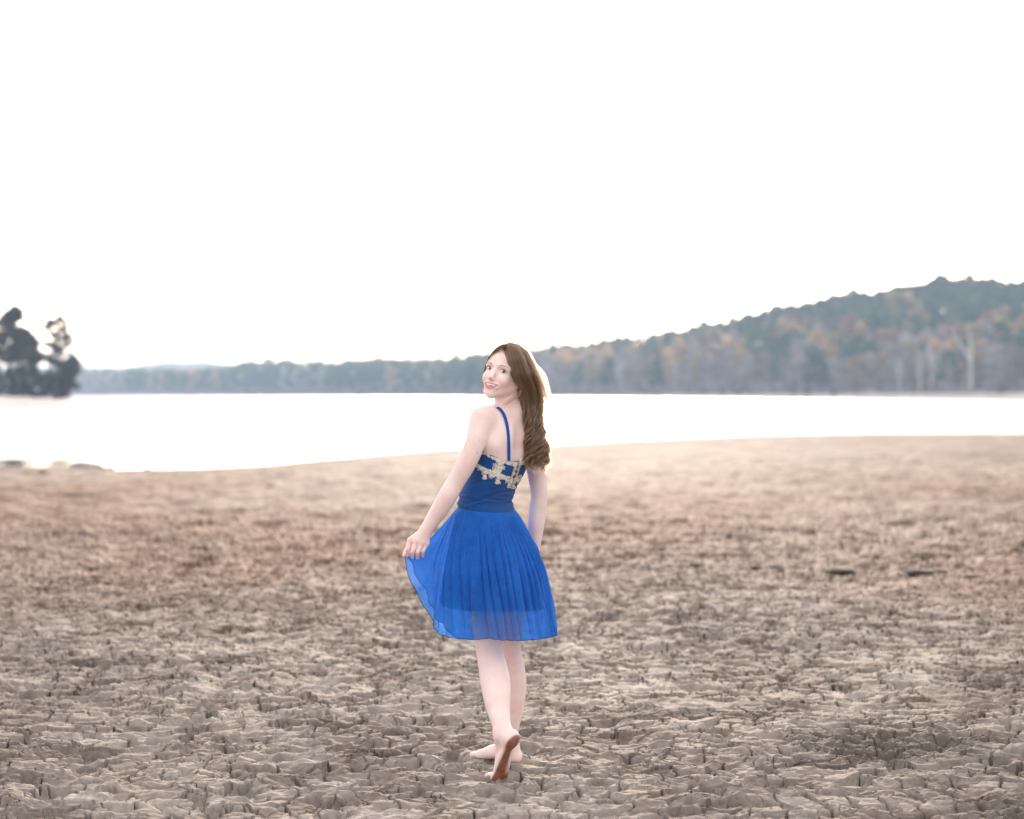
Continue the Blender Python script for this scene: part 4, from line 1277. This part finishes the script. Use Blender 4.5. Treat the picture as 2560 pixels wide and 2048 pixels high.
md = bodice.modifiers.new('thick', 'SOLIDIFY'); md.thickness = .002; md.offset = -1
bvb = BVHTree.FromPolygons([tuple(v) for v in VB.astype(float)], [tuple(f) for f in QB.tolist()])

# strap laid on the back
def ribbon(P, Nn, w, name, m, th_=.0016):
    P = np.array(P); Nn = np.array(Nn)
    tan = np.gradient(P, axis=0); tan /= np.linalg.norm(tan, axis=1)[:, None]
    s = np.cross(tan, Nn); s /= np.linalg.norm(s, axis=1)[:, None]
    n2 = np.cross(s, tan)
    Vv = np.concatenate([P - s * w / 2 + n2 * th_ * .3, P - s * w * .3 + n2 * th_, P + s * w * .3 + n2 * th_, P + s * w / 2 + n2 * th_ * .3, P + s * w / 2 - n2 * .002, P - s * w / 2 - n2 * .002])
    n = len(P); q_ = []
    for a in range(6):
        b_ = (a + 1) % 6
        for i in range(n - 1): q_.append((a * n + i, a * n + i + 1, b_ * n + i + 1, b_ * n + i))
    return pmesh(name, Vv, q_, mats=[m])
sp_px = [(1244, 1020.5), (1249, 1023), (1254, 1028), (1259, 1036), (1263, 1046), (1266.5, 1058), (1268.5, 1072), (1270, 1088), (1271, 1105), (1271.5, 1122), (1271.5, 1138), (1271, 1152)]
P_, N_ = [], []
for (a, b_) in sp_px:
    p, n = cast(a, b_)
    if p is None: continue
    P_.append(p); N_.append(n)
for k_ in range(2):
    P_[1:-1] = [(P_[i - 1] + 2 * P_[i] + P_[i + 1]) / 4 for i in range(1, len(P_) - 1)]
    N_[1:-1] = [(N_[i - 1] + 2 * N_[i] + N_[i + 1]) / 4 for i in range(1, len(N_) - 1)]
P_ = [p + n * .0045 for p, n in zip(P_, N_)]
# over the shoulder and down the front
h0 = P_[0]
P_ = [h0 + FW * .055 - UP * .045, h0 + FW * .035 - UP * .012, h0 + FW * .015 + UP * .000] + P_
N_ = [FW + UP * .3, FW * .6 + UP, UP + FW * .2] + N_
ribbon(P_, N_, .0125, 'strap', M_STRAP)
P2, N2 = [], []
for t in np.linspace(0, 1, 9):
    a = RS + (NB - RS) * .45 + UP * (.048) + (-FW * .02 - UP * .0) * 1
    b_ = V3(1318, 1150, 9.47)
    p = a + (b_ - a) * t
    h = bvh.find_nearest(Vector(p)); P2.append(np.array(h[0]) + np.array(h[1]) * .001); N2.append(np.array(h[1]))
ribbon(P2, N2, .0125, 'strap', M_STRAP)

# ivory crochet trim
def onb(px, py, lift=.0015):
    p, n = cast(px, py, bvb)
    if p is None: return None, None
    if n @ np.array([0, -1, 0]) < 0: n = -n
    return p + n * lift, n
lace_parts, rl_ = [], random.Random(4)
def lace_line(pp, r=.0014, closed=False, lift=.0016):
    P = []
    for (a, b_) in pp:
        p, n = onb(a, b_, lift)
        if p is None: return
        P.append(p)
    if max(np.linalg.norm(P[i + 1] - P[i]) for i in range(len(P) - 1)) > .03: return
    lace_parts.append(tube(P, np.full(len(P), r), 5))
def ring(cx, cy_, rx, ry, rot=0., r=.0013, n=9):
    lace_line([(cx + rx * math.cos(a) * math.cos(rot) - ry * math.sin(a) * math.sin(rot), cy_ + rx * math.cos(a) * math.sin(rot) + ry * math.sin(a) * math.cos(rot)) for a in np.linspace(0, 2 * math.pi, n)], r)
def flower(cx, cy_, R, pet=6, a0=0.):
    for k_ in range(pet):
        a = a0 + k_ * 2 * math.pi / pet
        ring(cx + math.cos(a) * R * .62, cy_ + math.sin(a) * R * .62, R * .40, R * .22, a, .0010, 8)
    ring(cx, cy_, R * .2, R * .2, 0, .0016, 6)
TOPR = [(1180, 1120), (1209, 1130), (1222, 1137), (1234, 1144), (1248, 1151), (1267, 1155), (1282, 1160), (1290, 1161), (1306, 1157), (1318, 1152), (1330, 1150)]
BOTR = [(1178, 1155), (1191, 1163), (1211, 1174), (1227, 1182), (1250, 1189), (1267, 1196), (1283, 1201), (1290, 1198), (1299, 1193), (1306, 1190)]
def along(R_, step):
    xs = np.arange(R_[0][0], R_[-1][0], step)
    return [(x, np.interp(x, [p[0] for p in R_], [p[1] for p in R_])) for x in xs]
for R_, flip in ((TOPR, -1), (BOTR, 1)):
    for (o_, rr_) in ((-4.4, .0011), (4.2, .0011)):
        L_ = [(x, y + o_ + .8 * math.sin(x * .9)) for x, y in along(R_, 2.2)]
        for i in range(0, len(L_) - 3, 3): lace_line(L_[i:i + 4], rr_)
    for (x, y) in along(R_, 4.6):
        ring(x, y + rl_.uniform(-1, 1), 2.3, 2.6, rl_.uniform(0, 3), .0010, 8)
        ring(x + 2, y + rl_.uniform(-3, 3), 1.7, 1.7, 0, .0009, 7)
for (x, y, R) in ((1214, 1131, 6), (1243, 1141, 7), (1248, 1152, 8), (1258, 1150, 7), (1269, 1148, 7), (1240, 1165, 9), (1250, 1160, 8), (1246, 1175, 9), (1236, 1177, 8), (1256, 1169, 7), (1243, 1186, 8),
                  (1200, 1171, 7), (1212, 1182, 8), (1228, 1190, 7), (1246, 1196, 8), (1258, 1193, 6), (1268, 1202, 7), (1280, 1207, 7), (1289, 1160, 6), (1290, 1172, 5), (1286, 1184, 5), (1302, 1156, 6), (1296, 1203, 6), (1310, 1152, 6), (1188, 1164, 6)):
    flower(x, y, R, rl_.choice((5, 6, 7)), rl_.uniform(0, 3))
for (x, y, n_) in ((1212, 1188, 3), (1244, 1200, 4), (1272, 1209, 3), (1283, 1212, 3)):        # hanging petals
    for k_ in range(n_):
        a = 1.57 + (k_ - (n_ - 1) / 2) * .42
        ring(x + math.cos(a) * 5.5, y + math.sin(a) * 5.5, 5.2, 1.9, a, .0016, 9)
for (x, y, n_) in ((1243, 1137, 3), (1268, 1146, 3), (1300, 1150, 2), (1214, 1125, 2)):
    for k_ in range(n_):
        a = -1.57 + (k_ - (n_ - 1) / 2) * .5
        p, n = cast(x, y + 4, bvb)
        if p is None: continue
        tip = p + n * .002 + np.array([math.cos(a), 0, -math.sin(a)]) * .014
        lace_parts.append(tube([p + n * .002, (p + tip) / 2 + n * .002, tip], [.0018, .0022, .001], 5))
for _ in range(120):
    seg = rl_.random()
    if seg < .42: x = rl_.uniform(1200, 1318); y = np.interp(x, [q_[0] for q_ in TOPR], [q_[1] for q_ in TOPR]) + rl_.uniform(-5, 5)
    elif seg < .78: x = rl_.uniform(1184, 1302); y = np.interp(x, [q_[0] for q_ in BOTR], [q_[1] for q_ in BOTR]) + rl_.uniform(-5.5, 6)
    else: y = rl_.uniform(1150, 1192); x = 1251 - (y - 1150) * .25 + rl_.uniform(-9, 9)
    ring(x, y, rl_.uniform(1.4, 2.8), rl_.uniform(1.2, 2.0), rl_.uniform(0, 3), .0012, 7)
for s_ in (-1, 1): 
    L_ = [(1297 - t * 17 + s_ * 3.0, 1152 + t * 56) for t in np.linspace(0, 1, 14)]
    lace_line(L_, .0017)
    for t in np.linspace(0.05, .95, 12): ring(1297 - t * 17 + s_ * 5.5, 1152 + t * 56, 1.8, 1.8, 0, .0012, 7)
LV, LQ = merge(lace_parts)
lace = pmesh('lace_trim', LV, LQ, mats=[M_LACE]); lace['kind'] = 'stuff'
P_ = [onb(1297 - t * 17, 1151 + t * 58, .003)[0] for t in np.linspace(0, 1, 12)]
P_ = [p for p in P_ if p is not None]
pmesh('zip', *tube(P_, np.full(len(P_), .0016), 5), mats=[M_ZIP])

# skirt: columns hung from the gathered waist to the hem, the left side lifted by the hand
HEM = [(1016, 1387, 9.405, 180), (1043, 1436, 9.38, 190), (1068, 1478, 9.355, 199), (1081, 1516, 9.335, 208), (1105, 1556, 9.315, 218), (1140, 1589, 9.295, 230), (1180, 1599, 9.28, 243),
       (1225, 1596, 9.27, 258), (1270, 1601, 9.27, 275), (1318, 1600, 9.31, 297), (1358, 1595, 9.40, 322), (1386, 1588, 9.52, 352), (1376, 1592, 9.66, 380), (1330, 1600, 9.76, 410),
       (1270, 1600, 9.80, 440), (1200, 1600, 9.79, 470), (1140, 1596, 9.72, 495), (1104, 1583, 9.64, 512), (1077, 1543, 9.56, 522), (1051, 1498, 9.50, 530), (1029, 1446, 9.45, 536), (1016, 1387, 9.405, 540)]
HA = np.array([h[3] for h in HEM], float); HP = np.array([V3(*h[:3]) for h in HEM])
def smooth_interp(a, A, P):
    # Catmull-Rom through the control points
    i = np.clip(np.searchsorted(A, a, side='right') - 1, 0, len(A) - 2)
    t = ((a - A[i]) / (A[i + 1] - A[i]))[:, None]
    n = len(A) - 1
    p0 = P[np.where(i == 0, n - 1, i - 1)]; p1 = P[i]; p2 = P[i + 1]; p3 = P[np.where(i == n - 1, 1, i + 2 - (i + 2 > n) * 0)] if True else None
    m1 = (p2 - p0) * .5; m2 = (p3 - p1) * .5
    h = (2 * t ** 3 - 3 * t ** 2 + 1) * p1 + (t ** 3 - 2 * t ** 2 + t) * m1 + (-2 * t ** 3 + 3 * t ** 2) * p2 + (t ** 3 - t ** 2) * m2
    return h
def waist(al, off=.006):
    r = np.radians(al)
    row = 1270 + 7 * np.sin(-r) * 1.0 + 6 * np.cos(r)            # the seam sags a little at the back
    z = CAMZ - (row - HY) / F * 9.5
    cx, cyy, aa, bb2 = torso_at(z)
    dx, dy = np.cos(r), np.sin(r)
    u, v = dx * RT[0] + dy * RT[1], dx * FW[0] + dy * FW[1]
    R = 1 / np.sqrt((u / (aa + off)) ** 2 + (v / (bb2 + off)) ** 2)
    return np.stack([cx + dx * R, cyy + dy * R, z], 1)
def skirt(nu, nvv, amp=1.0, inset=0.0, length=1.0, bulge=1.0, seed=0):
    al = np.linspace(180, 540, nu, endpoint=False)
    W, H = waist(al, .006 - inset * .3), smooth_interp(al, HA, HP)
    cen = V3(1240, 1400, 9.52)
    rows = []
    r = np.radians(al)
    out = np.stack([np.cos(r), np.sin(r), 0 * r], 1)
    pull = np.exp(-(((al - 180) / 26.) ** 2)) + np.exp(-(((al - 540) / 20.) ** 2))
    aw = al + 3.0 * gnoise(al * .07, al * 0 + 3.3, 5 + seed)
    for i in range(nvv):
        v = i / (nvv - 1)
        v_ = v * length
        P = W + (H - W) * v_
        bl = .036 * math.sin(math.pi * min(1, v_) ** .75) * bulge
        P = P + out * (bl * (1 - .75 * pull))[:, None] + UP * (-.030 * math.sin(math.pi * v_) * pull)[:, None]
        # gathers and folds
        g1 = np.abs(np.sin(np.radians(aw) * 42 + 1.5 * gnoise(al * .05, al * 0 + v * 1.3, 9 + seed))) ** .7
        g2 = np.abs(np.sin(np.radians(aw) * 19 + 2.0 * gnoise(al * .04, al * 0 + v * .9 + 7, 10 + seed))) ** .75
        g3 = gnoise(al * .085, al * 0 + v * 1.1, 12 + seed)
        g4 = gnoise(al * .22, al * 0 + v * 2.2 + 5, 13 + seed)
        am = (.0045 * g1 * sstep(0, .10, v_) * (1 - .75 * sstep(.25, .8, v_)) + .0190 * g2 * sstep(.06, .55, v_) + .020 * g3 * sstep(.2, 1, v_) + .005 * g4 * sstep(.1, .5, v_)) * amp
        am = am * (1 - .55 * pull) - .004 * sstep(0, .2, v_)
        # creases radiate from the hand
        cr = pull * .004 * np.sin(np.radians(al) * 75) * math.sin(math.pi * v_)
        o2 = out * .85 + np.array([0, -.15, 0]) * (np.sin(r) < 0)[:, None]
        P = P + o2 * (am + cr)[:, None] - out * inset
        if v > .985: pass
        rows.append(P)
    Vv = np.concatenate(rows)
    i_ = np.arange(nvv - 1)[:, None] * nu; j_ = np.arange(nu)[None]; j2 = (j_ + 1) % nu
    return Vv, np.stack([i_ + j_, i_ + j2, i_ + nu + j2, i_ + nu + j_], -1).reshape(-1, 4), rows
NU, NV = 900, 90
SV, SQ, rows = skirt(NU, NV)
# keep the cloth off the body
def ARM(p):
    return min(np.linalg.norm(p - q) for q in ra_[5:]) < .06 or (p[0] > .075 and p[1] > 9.60) or min(np.linalg.norm(p - q) for q in la[5:]) < .06 or p[0] < -.20
def push(Vv, gap):
    out = Vv.copy()
    tb = bvh
    for i in range(len(Vv)):
        h = tb.find_nearest(Vector(Vv[i]), .09)
        if h[0] is None: continue
        p, n = np.array(h[0]), np.array(h[1])
        if ARM(p): continue
        s_ = (Vv[i] - p) @ n
        if s_ < gap: out[i] = Vv[i] + n * (gap - s_) if s_ > -.09 else Vv[i]
    return out
tmp = SV.reshape(NV, NU, 3)
lowres = tmp[:40].reshape(-1, 3)
fing = np.linalg.norm(lowres - kn[1], axis=1) < .09
pl = push(lowres, .006); pl[fing] = lowres[fing]
SV[:len(pl)] = pl
sk = pmesh('skirt', SV, SQ, mats=[M_CHIF])
hemring = SV[-NU:]
step = 3
hp = hemring[::step]; hp = np.concatenate([hp, hp[:1]])
pmesh('hem', *tube(hp, np.full(len(hp), .0013), 5), mats=[M_HEM])
# lining: narrower, shorter, not lifted
LH = [(1098, 1500, 9.44, 180), (1110, 1517, 9.38, 205), (1160, 1527, 9.32, 230), (1225, 1529, 9.30, 258), (1290, 1529, 9.32, 290), (1345, 1527, 9.42, 325), (1363, 1522, 9.52, 355), (1345, 1524, 9.65, 390),
      (1270, 1526, 9.73, 440), (1180, 1524, 9.70, 480), (1120, 1515, 9.60, 512), (1098, 1500, 9.44, 540)]
HA = np.array([h[3] for h in LH], float); HP = np.array([V3(*h[:3]) for h in LH])
_pull_free = True
LVv, LQq, _ = skirt(360, 50, amp=.35, inset=.0, bulge=.72, seed=40)
tmp = push(LVv, .004)
pmesh('skirt_lining', tmp, LQq, mats=[M_LIN])

# ------------------------------------------------------------------ hair
rh = np.random.default_rng(3)
ROW = np.array([(872, 1258, 1292), (885, 1260, 1318), (900, 1265, 1330), (918, 1270, 1338), (936, 1275, 1345), (952, 1284, 1349), (966, 1294, 1352), (985, 1301, 1355), (1005, 1303, 1357),
                (1030, 1307, 1355), (1055, 1314, 1353), (1080, 1319, 1356), (1105, 1320, 1362), (1128, 1320, 1368), (1150, 1317, 1367), (1170, 1320, 1364), (1190, 1327, 1354)], float)
DC = np.interp(ROW[:, 0], [870, 900, 940, 966, 1000, 1040, 1080, 1190], [9.47, 9.462, 9.462, 9.470, 9.465, 9.465, 9.462, 9.450])
THK = np.interp(ROW[:, 0], [870, 885, 900, 940, 970, 1000, 1040, 1100, 1190], [.055, .084, .094, .092, .070, .045, .034, .034, .026])
NR = len(ROW)
def lock_path(psi, rho, n=44, cut=1.0, ph=0., amp=1., fr=25.):
    t = np.linspace(0, 1, n) ** .9 * cut
    rr = np.interp(t * (ROW[-1, 0] - ROW[0, 0]) + ROW[0, 0], ROW[:, 0], np.arange(NR))
    f = lambda c: np.interp(rr, np.arange(NR), c)
    row, xl, xr, dc, tk = f(ROW[:, 0]), f(ROW[:, 1]), f(ROW[:, 2]), f(DC), f(THK)
    xc, hw = (xl + xr) / 2, (xr - xl) / 2
    k_ = sstep(0, .06, t) 
    px = xc + hw * rho * math.cos(psi)
    d = dc - tk * rho * math.copysign(abs(math.sin(psi)) ** .65, math.sin(psi))
    # lift over the crown
    row = row - 12 * (1 - sstep(0, .10, t)) * (1 - .3 * abs(math.cos(psi)))
    w = sstep(.34, .80, t) * amp
    px = px + w * 10.5 * np.sin(t * fr + ph) * (1.2 - .3 * rho) + .04 * w * (px - xc)
    d = d + w * .013 * np.cos(t * fr + ph) - .004 * w
    row = row + w * 5.0 * np.sin(t * fr + ph + 1.0)
    P = np.stack([(px - 1280) / F * d, d, CAMZ - (row - HY) / F * d], 1)
    return P
strands = []
nlock = 175
for j in range(nlock):
    psi = rh.uniform(-.9, 3.6) if j % 5 else rh.uniform(0, 2 * math.pi)
    rho = math.sqrt(rh.uniform(.35, 1.0))
    ph = rh.uniform(-2.2, 2.2) + 2.4 * (psi > 1.2) + 1.3 * (rho < .75)
    cut = rh.uniform(.84, 1.0) if rh.uniform() > .22 else rh.uniform(.6, .85)
    base = lock_path(psi, rho, ph=ph, cut=cut, amp=rh.uniform(.5, 1.5), fr=rh.uniform(21, 30))
    ns = 56
    t = np.linspace(0, 1, len(base))
    spread = (.0105 * (1 - .74 * sstep(.12, .6, t)) + .004 * sstep(.9, 1, t)) 
    for _ in range(ns):
        o_ = rh.normal(size=3); o_ /= np.linalg.norm(o_); o_ *= rh.uniform(.1, 1) ** .5
        jit = np.cumsum(rh.normal(size=(len(base), 3)) * .00022, 0)
        tw = t * 5 + rh.uniform(0, 6)
        c_ = int(len(base) * rh.uniform(.9, 1.0))
        P = base + o_ * spread[:, None] + jit + np.stack([np.sin(tw), np.cos(tw), 0 * tw], 1) * .0012 * sstep(.4, .9, t)[:, None]
        strands.append(P[:max(8, c_)])
# fringe of hair along the far side of the face
LR = np.array([(1257, 869, 9.41), (1244, 874, 9.42), (1232, 883, 9.43), (1222.5, 895, 9.445), (1216, 911, 9.46), (1211.5, 930, 9.475), (1209, 950, 9.49), (1209.5, 968, 9.50), (1214, 984, 9.51)])
lt = np.linspace(0, 1, 30); li = lt * (len(LR) - 1)
for _ in range(700):
    o_ = rh.uniform(-1, 1, 2)
    px = np.interp(li, range(len(LR)), LR[:, 0]) + o_[0] * (1.5 + 1.5 * lt) + rh.uniform(0, 1) * 8 * (1 - sstep(0, .45, lt))
    py = np.interp(li, range(len(LR)), LR[:, 1]) - rh.uniform(0, 1) * 9 * (1 - sstep(.0, .5, lt)) + o_[1] * 1.5
    d = np.interp(li, range(len(LR)), LR[:, 2]) + o_[1] * .010
    P = np.stack([(px - 1280) / F * d, d, CAMZ - (py - HY) / F * d], 1)
    for k_ in range(len(P)):
        h = bvh.find_nearest(Vector(P[k_]), .06)
        if h[0] is not None:
            n_ = np.array(h[1]); s_ = (P[k_] - np.array(h[0])) @ n_
            if s_ < .0015: P[k_] += n_ * (.0015 + .004 * abs(o_[0]) - s_)
    strands.append(P[:int(30 * rh.uniform(.75, 1))])
# hair on top, from the parting backwards over the crown (both sides)
for _ in range(1500):
    a = rh.uniform(-1.0, 1.0); b_ = rh.uniform(0, 1)
    s0 = np.array([.004 * a, .066 - .10 * b_, .086 + .022 * math.sin(b_ * 2.4)])
    sd_ = 1 if a > 0 else -1
    pts_ = []
    for tt in np.linspace(0, 1, 12):
        ang_ = tt * (1.75 if sd_ > 0 else 1.5)
        x = sd_ * (.004 + .077 * math.sin(ang_)); z = .020 + (s0[2] - .012) * math.cos(ang_) + .004
        y = s0[1] * (1 - .25 * tt) - .050 * tt * (b_ * .5 + .6)
        q_ = np.array([x, y, z]); 
        c0 = np.array([0, -.018, .022]); rad = np.linalg.norm((q_ - c0) / np.array([.078, .097, .092]))
        q_ = c0 + (q_ - c0) / rad * (1.0 + .035 * rh.uniform())
        pts_.append(hl(*q_))
    strands.append(np.array(pts_))
# fly-aways catching the light on the right, and wisps at the nape
for _ in range(150):
    base = lock_path(rh.uniform(-.5, .9), rh.uniform(.98, 1.10), ph=rh.uniform(0, 6), cut=rh.uniform(.3, .75), amp=1.4)
    t = np.linspace(0, 1, len(base))
    strands.append(base + np.array([.012 + .020 * rh.uniform(), 0, 0]) * (sstep(.2, .6, t) * rh.uniform(.1, 1.2))[:, None] + np.cumsum(rh.normal(size=(len(base), 3)) * .0006, 0))
for _ in range(22):
    o_ = rh.uniform(-6, 6); a = np.array([(1304, 978 + o_ * .5, 9.395), (1293 + rh.uniform(-2, 2), 991 + o_, 9.40), (1277 + rh.uniform(-4, 4), 1001 + o_, 9.405), (1254 + rh.uniform(-4, 14), 1010 + o_ + rh.uniform(-3, 6), 9.41)])
    tt = np.linspace(0, 3, 12)
    px, py, d = (np.interp(tt, range(4), a[:, k_]) for k_ in range(3))
    strands.append(np.stack([(px - 1280) / F * d, d, CAMZ - (py - HY) / F * d], 1))
hc = bpy.data.hair_curves.new('hair')
hc.add_curves([len(s_) for s_ in strands])
allp_ = np.concatenate(strands) - PO
hc.attributes['position'].data.foreach_set('vector', allp_.astype(np.float32).ravel())
ra2 = hc.attributes.get('radius') or hc.attributes.new('radius', 'FLOAT', 'POINT')
rad = np.concatenate([np.interp(np.arange(len(s_)), [0, len(s_) * .7, len(s_) - 1], [.00050, .00042, .00012]) for s_ in strands])
ra2.data.foreach_set('value', rad.astype(np.float32))
mhair = bpy.data.materials.new('brown_hair'); mhair.use_nodes = True; nt = mhair.node_tree; nt.nodes.clear()
out = N(nt, 'ShaderNodeOutputMaterial'); hb_ = N(nt, 'ShaderNodeBsdfHairPrincipled')
hb_.parametrization = 'COLOR'; hb_.inputs['Color'].default_value = (.20, .125, .078, 1); hb_.inputs['Roughness'].default_value = .35; hb_.inputs['Radial Roughness'].default_value = .4
hb_.inputs['Random Roughness'].default_value = .1
hi = N(nt, 'ShaderNodeHairInfo'); cr = N(nt, 'ShaderNodeValToRGB'); nt.links.new(hi.outputs['Random'], cr.inputs[0])
cr.color_ramp.elements[0].color = (.035, .019, .011, 1); cr.color_ramp.elements[1].color = (.20, .105, .055, 1)
nt.links.new(cr.outputs[0], hb_.inputs['Color']); nt.links.new(hb_.outputs[0], out.inputs[0])
hc.materials.append(mhair)
link('hair', hc, person)
